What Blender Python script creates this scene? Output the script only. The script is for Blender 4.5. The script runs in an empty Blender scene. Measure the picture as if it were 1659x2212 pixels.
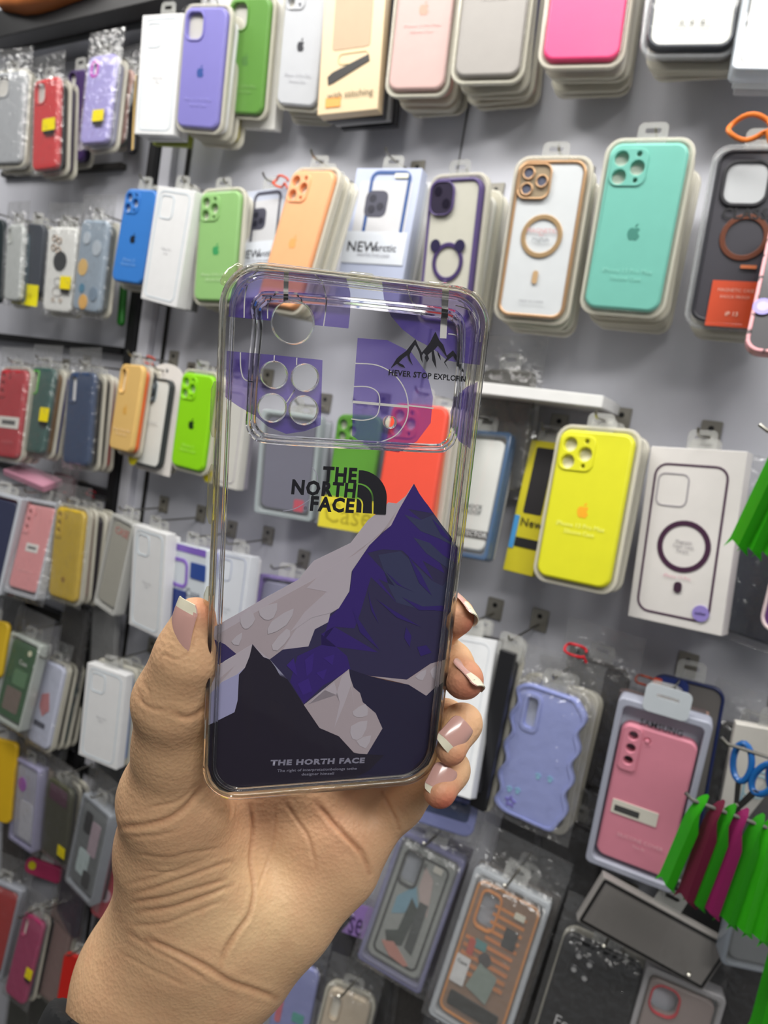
import bpy, bmesh, math, random
import numpy as np
from mathutils import Vector, Matrix, Euler
random.seed(7)
C=bpy.context.scene.collection
SC=bpy.context.scene
# ---------------------------------------------------------------- camera
EYE=Vector((0,0,1.45))
FPX=1540.0
RW=np.array([[0.846857,0.191948,-0.495973],[0.506569,-0.007186,0.862169],[0.161928,-0.981379,-0.103320]])  # camera (right,down,forward) to room axes
cd=bpy.data.cameras.new('camera'); cam=bpy.data.objects.new('camera',cd); C.objects.link(cam)
m=Matrix([[RW[i][0],-RW[i][1],-RW[i][2]] for i in range(3)]).to_4x4(); m.translation=EYE
cam.matrix_world=m
cd.sensor_fit='VERTICAL'; cd.sensor_height=36.0; cd.lens=36.0*FPX/2212
cd.clip_start=.01; cd.clip_end=50
cd.dof.use_dof=True; cd.dof.focus_distance=.222; cd.dof.aperture_fstop=cd.lens/1000/.00135
SC.camera=cam
# ---------------------------------------------------------------- light
w=bpy.data.worlds.new('world'); SC.world=w; w.use_nodes=True
w.node_tree.nodes['Background'].inputs[0].default_value=(.93,.96,1,1); w.node_tree.nodes['Background'].inputs[1].default_value=.15
def area(name,loc,target,sx,sy,power,col):
    l=bpy.data.lights.new(name,'AREA'); l.shape='RECTANGLE'; l.size=sx; l.size_y=sy; l.energy=power; l.color=col
    o=bpy.data.objects.new(name,l); C.objects.link(o); o.location=loc
    o.rotation_euler=(Vector(target)-Vector(loc)).to_track_quat('-Z','Y').to_euler(); return o
area('ceiling_tube_light',(-.25,.28,2.42),(-.3,.62,1.3),1.6,.18,16,(1,.98,.94))
area('ceiling_tube_light',(.9,-.9,2.75),(0,.5,1.3),1.4,.3,26,(1,.98,.95))
area('ceiling_tube_light',(-1.5,.0,2.7),(-1,.8,1.2),1.4,.25,14,(1,.98,.95))
v=SC.view_settings; v.view_transform='Standard'; v.look='None'; v.gamma=1; v.use_curve_mapping=False; v.exposure=0.08
SC.cycles.transparent_max_bounces=40; SC.cycles.max_bounces=10; SC.cycles.transmission_bounces=10
SC.cycles.caustics_reflective=False; SC.cycles.caustics_refractive=False
SC.cycles.sample_clamp_indirect=4
# ---------------------------------------------------------------- materials
def lin(c): return tuple((x/255/12.92 if x/255<=.04045 else ((x/255+.055)/1.055)**2.4) for x in c[:3])+(1,)
MC={}
def mat(c,rough=.45,metal=0,kind='',amt=.06,coat=0,key=None):
    k=(tuple(c),rough,metal,kind,coat)
    if k in MC: return MC[k]
    m=bpy.data.materials.new('surface'); m.use_nodes=True; MC[k]=m
    nt=m.node_tree; N=nt.nodes; L=nt.links; b=N['Principled BSDF']
    tc=N.new('ShaderNodeTexCoord'); no=N.new('ShaderNodeTexNoise'); L.new(tc.outputs['Object'],no.inputs['Vector'])
    no.inputs['Scale'].default_value=60; no.inputs['Detail'].default_value=3
    mr=N.new('ShaderNodeMapRange'); mr.inputs['To Min'].default_value=1-amt; mr.inputs['To Max'].default_value=1+amt*.5
    L.new(no.outputs['Fac'],mr.inputs['Value'])
    mx=N.new('ShaderNodeMix'); mx.data_type='RGBA'; mx.blend_type='MULTIPLY'; mx.inputs['Factor'].default_value=1
    mx.inputs[6].default_value=lin(c); L.new(mr.outputs[0],mx.inputs[7]); L.new(mx.outputs[2],b.inputs['Base Color'])
    b.inputs['Roughness'].default_value=rough; b.inputs['Metallic'].default_value=metal
    if coat: b.inputs['Coat Weight'].default_value=coat; b.inputs['Coat Roughness'].default_value=.12
    if kind=='marble':
        vr=N.new('ShaderNodeTexNoise'); vr.inputs['Scale'].default_value=90; vr.inputs['Detail'].default_value=4; L.new(tc.outputs['Object'],vr.inputs['Vector'])
        cr=N.new('ShaderNodeValToRGB'); cr.color_ramp.elements[0].position=.4; cr.color_ramp.elements[0].color=(.02,.02,.02,1); cr.color_ramp.elements[1].position=.47; cr.color_ramp.elements[1].color=lin(c)
        L.new(vr.outputs['Fac'],cr.inputs[0]); L.new(cr.outputs[0],b.inputs['Base Color'])
    return m
def film(tint=(1,1,1),rough=.08,base=.05,bump=0,bscale=40,cover=0,cc=(230,230,225),key='film',ior=1.45):
    k=(key,tint,rough,base,bump,bscale,cover,cc)
    if k in MC: return MC[k]
    m=bpy.data.materials.new('clear_'+key); m.use_nodes=True; MC[k]=m
    nt=m.node_tree; N=nt.nodes; L=nt.links; N.remove(N['Principled BSDF']); out=N['Material Output']
    tr=N.new('ShaderNodeBsdfTransparent'); tr.inputs[0].default_value=(*tint,1)
    gl=N.new('ShaderNodeBsdfGlossy'); gl.inputs['Roughness'].default_value=rough
    fr=N.new('ShaderNodeLayerWeight'); fr.inputs['Blend'].default_value=.5
    pw=N.new('ShaderNodeMath'); pw.operation='POWER'; pw.inputs[1].default_value=4.0; L.new(fr.outputs['Facing'],pw.inputs[0])
    ad=N.new('ShaderNodeMath'); ad.operation='MULTIPLY_ADD'; ad.use_clamp=True; ad.inputs[1].default_value=(.7 if ior>1.1 else .02); ad.inputs[2].default_value=base; L.new(pw.outputs[0],ad.inputs[0])
    mx=N.new('ShaderNodeMixShader'); L.new(ad.outputs[0],mx.inputs[0]); L.new(gl.outputs[0],mx.inputs[2])
    src=tr.outputs[0]
    if cover:
        df=N.new('ShaderNodeBsdfDiffuse'); df.inputs[0].default_value=lin(cc)
        m2=N.new('ShaderNodeMixShader'); m2.inputs[0].default_value=cover; L.new(tr.outputs[0],m2.inputs[1]); L.new(df.outputs[0],m2.inputs[2]); src=m2.outputs[0]
    L.new(src,mx.inputs[1]); L.new(mx.outputs[0],out.inputs[0])
    if bump:
        tc=N.new('ShaderNodeTexCoord'); no=N.new('ShaderNodeTexNoise'); no.inputs['Scale'].default_value=bscale; no.inputs['Detail'].default_value=3; no.inputs['Distortion'].default_value=.6
        L.new(tc.outputs['Object'],no.inputs['Vector']); bp=N.new('ShaderNodeBump'); bp.inputs['Strength'].default_value=bump; bp.inputs['Distance'].default_value=.004
        L.new(no.outputs['Fac'],bp.inputs['Height']); L.new(bp.outputs[0],gl.inputs['Normal']); L.new(bp.outputs[0],fr.inputs['Normal'])
    return m
FILM=film(base=.02,bump=.35,bscale=18,rough=.07)
TRAY=film(cover=.62,cc=(228,224,208),base=.04,rough=.12,key='tray')
TRAYC=film(cover=.22,cc=(215,218,220),base=.06,rough=.1,key='clear_tray')
BAG=film(cover=.05,cc=(215,215,215),base=.10,bump=1,bscale=85,rough=.16,key='bag')
TAB=film(cover=.3,cc=(220,220,215),base=.08,rough=.1,key='tab')
WINDOW=film(base=.02,rough=.05,cover=.05,bump=.15,bscale=20,key='window')
# ---------------------------------------------------------------- mesh helpers
def link(name,me,mt,parent=None,label=None,smooth=True):
    o=bpy.data.objects.new(name,me); C.objects.link(o)
    if mt and not me.materials: me.materials.append(mt)
    if parent: o.parent=parent
    if label: o['label']=label
    if smooth and len(me.polygons):
        me.polygons.foreach_set('use_smooth',[True]*len(me.polygons)); me.set_sharp_from_angle(angle=math.radians(38))
    return o
def rrect(w,h,r,cx=0,cz=0,n=5):
    r=min(r,w/2*.999,h/2*.999); P=[]
    if r<=1e-6: return [(cx+w/2,cz-h/2),(cx+w/2,cz+h/2),(cx-w/2,cz+h/2),(cx-w/2,cz-h/2)]
    for (sx,sz,a0) in ((1,1,0),(-1,1,90),(-1,-1,180),(1,-1,270)):
        for i in range(n+1):
            a=math.radians(a0+90*i/n); P.append((cx+sx*(w/2-r)+r*math.cos(a),cz+sz*(h/2-r)+r*math.sin(a)))
    return P
def circle(r,cx=0,cz=0,n=20): return [(cx+r*math.cos(2*math.pi*i/n),cz+r*math.sin(2*math.pi*i/n)) for i in range(n)]
def shape_mesh(loops,f0,f1,bevel=0,oz=0):
    cu=bpy.data.curves.new('c','CURVE'); cu.dimensions='2D'; cu.fill_mode='BOTH'
    t=f1-f0; bevel=min(bevel,t*.49); cu.extrude=max(t/2-bevel,0); cu.bevel_depth=bevel; cu.bevel_resolution=2; cu.offset=-bevel
    for lp in loops:
        s=cu.splines.new('POLY'); s.points.add(len(lp)-1); s.points.foreach_set('co',[c for p in lp for c in (p[0],p[1],0,1)]); s.use_cyclic_u=True
    o=bpy.data.objects.new('c',cu); me=bpy.data.meshes.new_from_object(o)
    bpy.data.objects.remove(o); bpy.data.curves.remove(cu)
    me.transform(Matrix(((1,0,0,0),(0,0,-1,-(f0+f1)/2),(0,1,0,oz),(0,0,0,1))))
    return me
OZ=0.0
def flat(name,loops,f0,f1,mt,parent,bevel=0,label=None):
    return link(name,shape_mesh(loops,f0,f1,bevel,OZ),mt,parent,label)
TC={}
def text_mesh(s,bold=0):
    if (s,bold) in TC: return TC[(s,bold)]
    cu=bpy.data.curves.new('t','FONT'); cu.body=s; cu.size=1; cu.resolution_u=2; cu.align_x='CENTER'; cu.align_y='CENTER'; cu.offset=.013*bold; cu.space_character=1+.035*bold; cu.fill_mode='FRONT'
    o=bpy.data.objects.new('t',cu); me=bpy.data.meshes.new_from_object(o); bpy.data.objects.remove(o); bpy.data.curves.remove(cu)
    TC[(s,bold)]=me; return me
def text(name,s,size,x,z,f,mt,parent,bold=0,sx=1,rot=0):
    me=text_mesh(s,bold).copy()
    me.transform(Matrix.Translation((x,-f,z+OZ))@Matrix.Rotation(-rot,4,'Y')@Matrix(((size*sx,0,0,0),(0,0,-1,0),(0,size,0,0),(0,0,0,1))))
    me.materials.clear(); return link(name,me,mt,parent,smooth=False)
def empty(name,loc,rot=(0,0,0)):
    o=bpy.data.objects.new(name,None); C.objects.link(o); o.location=loc; o.rotation_euler=rot; o.empty_display_size=.01; return o
def tag(o,label,cat,group=None,kind=None):
    if label:o['label']=label
    if cat:o['category']=cat
    if group:o['group']=group
    if kind:o['kind']=kind
    return o
def box_mesh(x0,x1,y0,y1,z0,z1,bev=0):
    bm=bmesh.new(); bmesh.ops.create_cube(bm,size=1)
    bmesh.ops.scale(bm,vec=(x1-x0,y1-y0,z1-z0),verts=bm.verts); bmesh.ops.translate(bm,vec=((x0+x1)/2,(y0+y1)/2,(z0+z1)/2),verts=bm.verts)
    if bev: bmesh.ops.bevel(bm,geom=bm.edges[:],offset=bev,segments=2,affect='EDGES')
    me=bpy.data.meshes.new('b'); bm.to_mesh(me); bm.free(); return me
def tube_mesh(pts,r,n=8,closed=False):
    P=[Vector(p) for p in pts]; bm=bmesh.new(); rings=[]; N=len(P); prev=None
    for i,p in enumerate(P):
        if closed: t=(P[(i+1)%N]-P[i-1]).normalized()
        else: t=(P[min(i+1,N-1)]-P[max(i-1,0)]).normalized()
        u=prev if prev is not None else t.orthogonal()
        u=(u-t*u.dot(t)).normalized(); prev=u; vv=t.cross(u)
        rr=r[i] if hasattr(r,'__len__') else r
        rings.append([bm.verts.new(p+(u*math.cos(2*math.pi*k/n)+vv*math.sin(2*math.pi*k/n))*rr) for k in range(n)])
    M=N if closed else N-1
    for i in range(M):
        a,b=rings[i],rings[(i+1)%N]
        sh=0
        if closed and i==N-1:
            sh=min(range(n),key=lambda s:(a[0].co-b[s].co).length)
        for k in range(n): bm.faces.new((a[k],a[(k+1)%n],b[(k+1+sh)%n],b[(k+sh)%n]))
    if not closed:
        bm.faces.new(rings[0][::-1]); bm.faces.new(rings[-1])
    bmesh.ops.recalc_face_normals(bm,faces=bm.faces)
    me=bpy.data.meshes.new('t'); bm.to_mesh(me); bm.free(); return me
def at(u,v,y):
    r=RW@np.array([(u-829.5)/FPX,(v-1106)/FPX,1.0]); return Vector(r*(y/r[1]))+EYE
def deep(u,v,d): return Vector(RW@np.array([(u-829.5)/FPX*d,(v-1106)/FPX*d,d]))+EYE
STEEL=mat((150,148,140),.3,1)
ITEMS=[
('A1', [-0.9815, 0.7907, 1.8598, 0.1253, 0.0675, 0.0616, 0.0849, 0.169], 'box', {'col': (232, 232, 232), 't': 0.02, 'art': [('frame', 'printed_outline', 0, 0, 0.82, 0.93, 0.12, 0.012, (190, 205, 215)), ('frame', 'printed_camera_square', -0.17, 0.33, 0.36, 0.2, 0.09, 0.01, (190, 205, 215)), ('text', 'printed_text', 'iPhone Case', 0, -0.02, 0.05, (170, 170, 175), 0), ('text', 'printed_text', 'Clear', 0, -0.055, 0.05, (170, 170, 175), 0)]}, 'white case box with faint blue outline, leftmost of the top row', 'box', 'cases hanging on the top row', (2, [(232, 232, 232), (150, 160, 60)], 'box')),
('A2', [-0.8885, 0.7904, 1.8635, 0.1622, 0.0826, 0.1087, 0.0785, 0.1599], 'case', {'col': (138, 132, 205), 'cam': 'sq', 'logo': (60, 90, 160), 'tray': 1, 'film': 1, 'art': [('text', 'printed_text', 'iPhone 13 Pro Max', 0, -0.26, 0.085, (165, 160, 225), 0), ('text', 'printed_text', 'Silicone Case', 0, -0.305, 0.07650000000000001, (165, 160, 225), 0)]}, 'lilac silicone case under glossy film on the top row, right of the white box', 'phone case', 'cases hanging on the top row', (3, [(232, 232, 232), (90, 90, 95), (170, 160, 60)], 'case')),
('A3', [-0.8312, 0.822, 1.8936, 0.2058, 0.1017, 0.0477, 0.0767, 0.1504], 'case', {'col': (104, 158, 70), 'cam': 'sq', 'logo': (90, 140, 70), 'tray': 1, 'film': 1, 'box': 1, 'art': [('text', 'printed_text', 'iPhone 13 Pro Max', 0, -0.26, 0.085, (140, 185, 110), 0), ('text', 'printed_text', 'Silicone Case', 0, -0.305, 0.07650000000000001, (140, 185, 110), 0)]}, 'grass green silicone case on a white carton, top row right of the lilac case', 'phone case', 'cases hanging on the top row', (3, [(232, 232, 232), (200, 160, 110), (80, 80, 90)], 'box')),
('A4', [-0.7285, 0.8225, 1.8965, 0.2403, 0.1504, -0.006, 0.0755, 0.1579], 'case', {'col': (226, 228, 232), 'cam': 'tri', 'logo': (80, 80, 85), 'tray': 1, 'film': 1, 'art': [('text', 'printed_text', 'iPhone 13 Pro Max', 0, -0.26, 0.085, (200, 200, 205), 0), ('text', 'printed_text', 'Silicone Case', 0, -0.305, 0.07650000000000001, (200, 200, 205), 0)]}, 'white silicone case with small dark fruit logo, top row beside beige box', 'phone case', 'cases hanging on the top row', (3, [(200, 175, 130), (232, 232, 232), (120, 115, 105)], 'case')),
('A5', [-0.6172, 0.7998, 1.8676, 0.0422, -0.0731, 0.1402, 0.0893, 0.2053], 'box', {'col': (222, 198, 160), 't': 0.018, 'art': [('rect', 'display_window', 0, 0.2, 0.62, 0.62, 0.05, (190, 160, 130)), ('disc', 'printed_lens', -0.2, 0.31, 0.09, (120, 110, 105)), ('frame', 'printed_loop', 0.05, -0.17, 0.5, 0.07, 0.07, 0.012, (200, 180, 130)), ('poly', 'hand_strap', [(-0.36, -0.27), (-0.28, -0.245), (0.3, -0.16), (0.32, -0.2), (-0.26, -0.31), (-0.34, -0.32)], (35, 32, 30)), ('rect', 'orange_patch', -0.24, -0.43, 0.25, 0.06, 0.01, (240, 165, 80)), ('text', 'printed_text', 'with stitching', 0.04, -0.39, 0.14, (90, 80, 60), 0)]}, 'beige carton with a dark strap picture and the words with stitching', 'box', 'cases hanging on the top row', (3, [(60, 60, 65), (150, 150, 150), (40, 40, 45)], 'box')),
('A6', [-0.518, 0.8032, 1.8889, 0.0524, -0.0338, 0.2324, 0.0737, 0.157], 'case', {'col': (213, 178, 172), 'cam': 'tri', 'logo': (215, 160, 140), 'tray': 1, 'film': 1, 'logoz': 0.1, 'art': [('text', 'printed_text', 'iPhone 13 Pro Max', 0, -0.02, 0.085, (225, 195, 190), 0), ('text', 'printed_text', 'Silicone Case', 0, -0.065, 0.07650000000000001, (225, 195, 190), 0)]}, 'pale rose silicone case topping a pink stack on the top row', 'phone case', 'cases hanging on the top row', (4, [(213, 170, 160), (200, 150, 145), (220, 120, 110), (150, 145, 140)], 'case')),
('A7', [-0.4196, 0.8, 1.8936, 0.021, -0.0498, 0.2625, 0.0778, 0.1557], 'case', {'col': (165, 160, 155), 'cam': 'tri', 'logo': (140, 135, 130), 'tray': 1, 'film': 1, 'logoz': 0.25, 'art': [('text', 'printed_text', 'iPhone 13 Pro Max', 0, 0.1, 0.085, (225, 225, 220), 0), ('text', 'printed_text', 'Silicone Case', 0, 0.05500000000000001, 0.07650000000000001, (225, 225, 220), 0)]}, 'warm grey silicone case with pale lettering on the top row', 'phone case', 'cases hanging on the top row', (4, [(190, 185, 175), (60, 60, 110), (170, 150, 110), (190, 150, 140)], 'case')),
('A8', [-0.3027, 0.7908, 1.8937, -0.0067, -0.0467, 0.2693, 0.0825, 0.1566], 'case', {'col': (246, 70, 130), 'cam': 'tri', 'logo': (250, 120, 160), 'tray': 1, 'film': 1, 'art': []}, 'hot pink silicone case on the top row', 'phone case', 'cases hanging on the top row', (4, [(225, 225, 230), (90, 70, 160), (200, 200, 190), (90, 50, 90)], 'case')),
('A9', [-0.1887, 0.7911, 1.8922, -0.0516, -0.0643, 0.3314, 0.0843, 0.1562], 'clear', {'col': (45, 50, 60), 'card': (225, 225, 218), 'cam': 'tri', 'ring': (150, 160, 165), 'tray': 1, 'film': 1, 'art': [('frame', 'printed_bar', 0, -0.07, 0.1, 0.13, 0.045, 0.02, (120, 140, 145)), ('text', 'printed_text', 'MADE IN CHINA', 0, -0.37, 0.06, (120, 120, 120), 0), ('frame', 'printed_mark', -0.12, -0.335, 0.05, 0.02, 0.01, 0.006, (120, 120, 120)), ('frame', 'printed_mark', 0, -0.335, 0.05, 0.02, 0.02, 0.006, (120, 120, 120)), ('frame', 'printed_mark', 0.12, -0.335, 0.05, 0.02, 0.01, 0.006, (120, 120, 120))]}, 'clear case with black rim on a white card on the top row', 'phone case', 'cases hanging on the top row', (3, [(120, 115, 110), (90, 90, 95), (150, 145, 140)], 'case')),
('A10', [-0.0983, 0.7883, 1.8586, -0.2007, -0.0084, 0.2768, 0.0894, 0.1694], 'pack', {'col': (205, 212, 220), 'inner': (235, 235, 232), 'cam': 'none', 'film': 1, 'art': []}, 'clear boxed white case cut off by the right edge of the top row', 'phone case', 'cases hanging on the top row', (2, [(210, 215, 220), (180, 180, 185)], 'box')),
('B1', [-1.0061, 0.7919, 1.6292, -0.0077, 0.0617, 0.0168, 0.0737, 0.149], 'case', {'col': (50, 115, 190), 'cam': 'tri', 'logo': (15, 25, 40), 'tray': 0, 'art': [('text', 'printed_text', 'iPhone 12', 0, -0.26, 0.1, (120, 165, 215), 0), ('text', 'printed_text', 'Silicone Case', 0, -0.305, 0.09000000000000001, (120, 165, 215), 0)]}, 'azure blue silicone case on the second row in front of the black post', 'phone case', 'cases hanging on the second row', (2, [(232, 232, 232), (40, 45, 50)], 'case')),
('B2', [-0.9117, 0.7817, 1.5979, 0.069, 0.1342, -0.0335, 0.086, 0.1705], 'box', {'col': (232, 232, 232), 't': 0.02, 'art': [('frame', 'printed_outline', 0, 0, 0.82, 0.93, 0.12, 0.012, (190, 205, 215)), ('frame', 'printed_camera_square', -0.17, 0.33, 0.36, 0.2, 0.09, 0.01, (190, 205, 215)), ('text', 'printed_text', 'iPhone Case', 0, -0.02, 0.05, (170, 170, 175), 0), ('text', 'printed_text', 'Clear', 0, -0.055, 0.05, (170, 170, 175), 0)]}, 'white case box with faint outline between the blue and the light green case', 'box', 'cases hanging on the second row', (2, [(232, 232, 232), (90, 90, 90)], 'box')),
('B3', [-0.8054, 0.7897, 1.6078, 0.058, -0.0276, 0.0262, 0.0775, 0.1565], 'case', {'col': (140, 185, 115), 'cam': 'tri', 'logo': (60, 150, 90), 'tray': 1, 'art': [('text', 'printed_text', 'iPhone 13 Pro Max', 0, -0.26, 0.085, (190, 215, 170), 0), ('text', 'printed_text', 'Silicone Case', 0, -0.305, 0.07650000000000001, (190, 215, 170), 0)]}, 'light green silicone case on the second row with a green fruit logo', 'phone case', 'cases hanging on the second row', (3, [(232, 232, 232), (60, 55, 55), (190, 190, 185)], 'case')),
('B4', [-0.7434, 0.8109, 1.6203, -0.0145, -0.055, -0.0266, 0.0861, 0.1568], 'box', {'col': (190, 196, 212), 't': 0.016, 'art': [('rect', 'window_panel', 0, 0.14, 0.8, 0.52, 0.04, (205, 205, 208)), ('frame', 'printed_case_rim', 0.06, 0.17, 0.62, 0.62, 0.12, 0.05, (70, 70, 85)), ('rect', 'camera_square', -0.1, 0.23, 0.34, 0.2, 0.09, (70, 70, 85)), ('disc', 'printed_lens', -0.16, 0.27, 0.055, (35, 35, 50)), ('disc', 'printed_lens', -0.03, 0.21, 0.055, (35, 35, 50)), ('disc', 'printed_lens', -0.16, 0.19, 0.055, (35, 35, 50)), ('rect', 'white_band', -0.02, -0.1, 0.96, 0.24, 0.01, (225, 230, 238)), ('text', 'printed_text', 'NEW', -0.2, -0.1, 0.2, (25, 25, 35), 1), ('text', 'printed_text', 'arctic', 0.17, -0.1, 0.14, (45, 45, 60), 1), ('text', 'printed_text', 'PROTECTIVE CASE', 0, -0.16, 0.06, (150, 150, 160), 0)]}, 'grey-blue carton printed NEW partly behind the orange case', 'box', 'cases hanging on the second row', (2, [(190, 196, 212), (200, 200, 205)], 'box')),
('B5', [-0.6178, 0.7135, 1.5914, -0.0913, 0.0985, -0.1279, 0.0762, 0.1736], 'case', {'col': (246, 175, 125), 'cam': 'tri', 'logo': (250, 165, 95), 'tray': 1, 'art': [('text', 'printed_text', 'iPhone 13 Pro Max', 0, -0.26, 0.085, (250, 195, 160), 0), ('text', 'printed_text', 'Silicone Case', 0, -0.305, 0.07650000000000001, (250, 195, 160), 0)]}, 'apricot orange silicone case hanging tilted on the second row, behind top of the held case', 'phone case', 'cases hanging on the second row', (2, [(215, 215, 205), (200, 200, 190)], 'case')),
('B6', [-0.5439, 0.8063, 1.6233, -0.0411, -0.0022, 0.1184, 0.0954, 0.1742], 'box', {'col': (190, 198, 222), 't': 0.02, 'art': [('rect', 'window_panel', 0, 0.14, 0.8, 0.52, 0.04, (205, 205, 208)), ('frame', 'printed_case_rim', 0.06, 0.17, 0.62, 0.62, 0.12, 0.05, (45, 80, 140)), ('rect', 'camera_square', -0.1, 0.23, 0.34, 0.2, 0.09, (70, 70, 85)), ('disc', 'printed_lens', -0.16, 0.27, 0.055, (35, 35, 50)), ('disc', 'printed_lens', -0.03, 0.21, 0.055, (35, 35, 50)), ('disc', 'printed_lens', -0.16, 0.19, 0.055, (35, 35, 50)), ('rect', 'white_band', -0.02, -0.1, 0.96, 0.24, 0.01, (225, 230, 238)), ('text', 'printed_text', 'NEW', -0.2, -0.1, 0.2, (25, 25, 35), 1), ('text', 'printed_text', 'arctic', 0.17, -0.1, 0.14, (45, 45, 60), 1), ('text', 'printed_text', 'PROTECTIVE CASE', 0, -0.16, 0.06, (150, 150, 160), 0), ('rect', 'price_sticker', 0.22, 0.44, 0.2, 0.035, 0.01, (230, 228, 210))]}, 'blue-grey carton with NEW lettering and a cream price sticker', 'box', 'cases hanging on the second row', (3, [(200, 205, 215), (205, 205, 205), (190, 190, 185)], 'box')),
('B7', [-0.4239, 0.7995, 1.6018, 0.178, 0.049, -0.1444, 0.0743, 0.164], 'clear', {'col': (95, 80, 130), 'card': (214, 212, 198), 'cam': 'lens2', 'ring': (90, 75, 125), 'tray': 1, 'art': [('rect', 'printed_bar', 0.0, -0.27, 0.07, 0.16, 0.035, (100, 90, 130)), ('disc', 'dark_lens_dot', -0.27, 0.04, 0.1, (45, 40, 75)), ('disc', 'dark_lens_dot', 0.22, 0.04, 0.1, (45, 40, 75))], 'tabx': 1}, 'clear case with purple rim and purple ring on cream card', 'phone case', 'cases hanging on the second row', (4, [(214, 212, 204), (205, 203, 195), (190, 190, 185), (200, 198, 190)], 'case')),
('B8', [-0.3058, 0.7853, 1.6109, 0.0781, -0.0057, 0.1276, 0.0765, 0.1683], 'clear', {'col': (205, 165, 125), 'card': (226, 230, 232), 'cam': 'quad', 'ring': (214, 180, 135), 'tray': 1, 'film': 1, 'metal': 1, 'art': [('rect', 'gold_bar', 0, -0.24, 0.08, 0.085, 0.035, (205, 170, 125)), ('text', 'printed_text', 'MAGNETIC', 0, 0.055, 0.09, (215, 150, 150), 0), ('text', 'printed_text', 'for', 0, 0.03, 0.06, (215, 150, 150), 0), ('text', 'printed_text', 'MagSafe', 0, 0.0, 0.08, (130, 135, 140), 0), ('text', 'printed_text', 'MADE IN CHINA', 0, -0.4, 0.05, (140, 140, 145), 0)]}, 'clear case with gold rim, gold camera frame and gold ring', 'phone case', 'cases hanging on the second row', (3, [(30, 170, 150), (40, 175, 155), (120, 115, 110)], 'case')),
('B9', [-0.2071, 0.7901, 1.6251, 0.1032, 0.0043, 0.1058, 0.0784, 0.1673], 'case', {'col': (125, 203, 186), 'cam': 'tri', 'logo': (75, 145, 130), 'tray': 1, 'film': 1, 'art': [('text', 'printed_text', 'iPhone 13 Pro Max', 0, -0.26, 0.085, (150, 220, 205), 0), ('text', 'printed_text', 'Silicone Case', 0, -0.305, 0.07650000000000001, (150, 220, 205), 0)]}, 'mint turquoise silicone case, the large one on the second row', 'phone case', 'cases hanging on the second row', (4, [(220, 220, 205), (190, 190, 175), (215, 205, 150), (120, 115, 110)], 'case')),
('B10', [-0.0987, 0.7921, 1.6182, 0.0625, -0.0223, 0.1596, 0.0728, 0.1646], 'clear', {'col': (50, 50, 56), 'card': (62, 60, 68), 'cam': 'sqw', 'ring': (120, 70, 50), 'tray': 1, 'film': 1, 'art': [('text', 'printed_text', 'CLASSIC', 0.05, 0.13, 0.2, (15, 15, 18), 1), ('rect', 'copper_bar', 0.12, -0.17, 0.2, 0.02, 0.01, (215, 120, 70)), ('rect', 'orange_label', 0.02, -0.39, 0.62, 0.27, 0.01, (222, 80, 38)), ('text', 'label_text', 'MAGNETIC CASE', 0.02, -0.31, 0.06, (240, 190, 170), 0), ('text', 'label_text', 'SHOCK PROOF', 0.02, -0.35, 0.055, (240, 190, 170), 0), ('text', 'label_text', 'iP 13', 0.02, -0.45, 0.08, (245, 210, 190), 1)], 'tabx': 1}, 'black CLASSIC case with copper ring and an orange label', 'phone case', 'cases hanging on the second row', (3, [(190, 190, 190), (175, 175, 178), (80, 80, 85)], 'case')),
('B11', [-0.0365, 0.7051, 1.5759, -0.3487, -0.0004, 0.0918, 0.0692, 0.1496], 'clear', {'col': (222, 160, 165), 'card': (45, 42, 48), 'cam': 'none', 'marble': 1, 'art': [('disc', 'lilac_disc', -0.38, -0.2, 0.12, (160, 150, 220)), ('disc', 'lilac_disc_center', -0.38, -0.2, 0.07, (190, 180, 235))]}, 'dark case with a pink black-flecked rim and lilac disc at the right edge', 'phone case', 'cases hanging on the second row', None),
('L1', [-1.3579, 0.7779, 1.8289, 0.0226, -0.0333, 0.1377, 0.0795, 0.1595], 'case', {'col': (165, 168, 172), 'cam': 'sq', 'tray': 1, 'bag': 1, 'art': []}, 'grey bagged case at the left edge of the top left rail', 'phone case', 'cases hanging on the top row', (2, [(232, 232, 232), (60, 45, 110)], 'case')),
('L2', [-1.2623, 0.794, 1.8203, 0.0755, -0.0245, -0.0133, 0.0737, 0.151], 'case', {'col': (208, 48, 52), 'cam': 'sq', 'bag': 1, 'stick': [(0.22, -0.02, 0.5, 0.13)], 'art': []}, 'red silicone case in a clear bag on the top left rail', 'phone case', 'cases hanging on the top row', (2, [(30, 28, 32), (60, 50, 70)], 'case')),
('L3', [-1.2332, 0.8282, 1.8471, 0.101, 0.0427, -0.0365, 0.0577, 0.1507], 'case', {'col': (66, 44, 96), 'cam': 'sq', 'art': []}, 'dark purple case half behind the bagged lilac case', 'phone case', 'cases hanging on the top row', (1, [(45, 35, 60)], 'case')),
('L4', [-1.1511, 0.8057, 1.8638, 0.0112, 0.0076, 0.0208, 0.0713, 0.1438], 'case', {'col': (168, 160, 220), 'cam': 'pinkcam', 'bag': 1, 'stick': [(0.15, -0.2, 0.4, 0.13)], 'art': []}, 'pale lilac case with magenta camera rim in a clear bag', 'phone case', 'cases hanging on the top row', (1, [(150, 150, 170)], 'case')),
('L5', [-1.1528, 0.8464, 1.8818, 0.0004, 0.0603, -0.1033, 0.0496, 0.1222], 'case', {'col': (220, 172, 160), 'cam': 'none', 'bag': 1, 'stick': [(0.1, -0.05, 0.6, 0.13)], 'art': []}, 'pinkish beige bagged case beside the lilac bagged case', 'phone case', 'cases hanging on the top row', (1, [(70, 90, 85)], 'case')),
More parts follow.
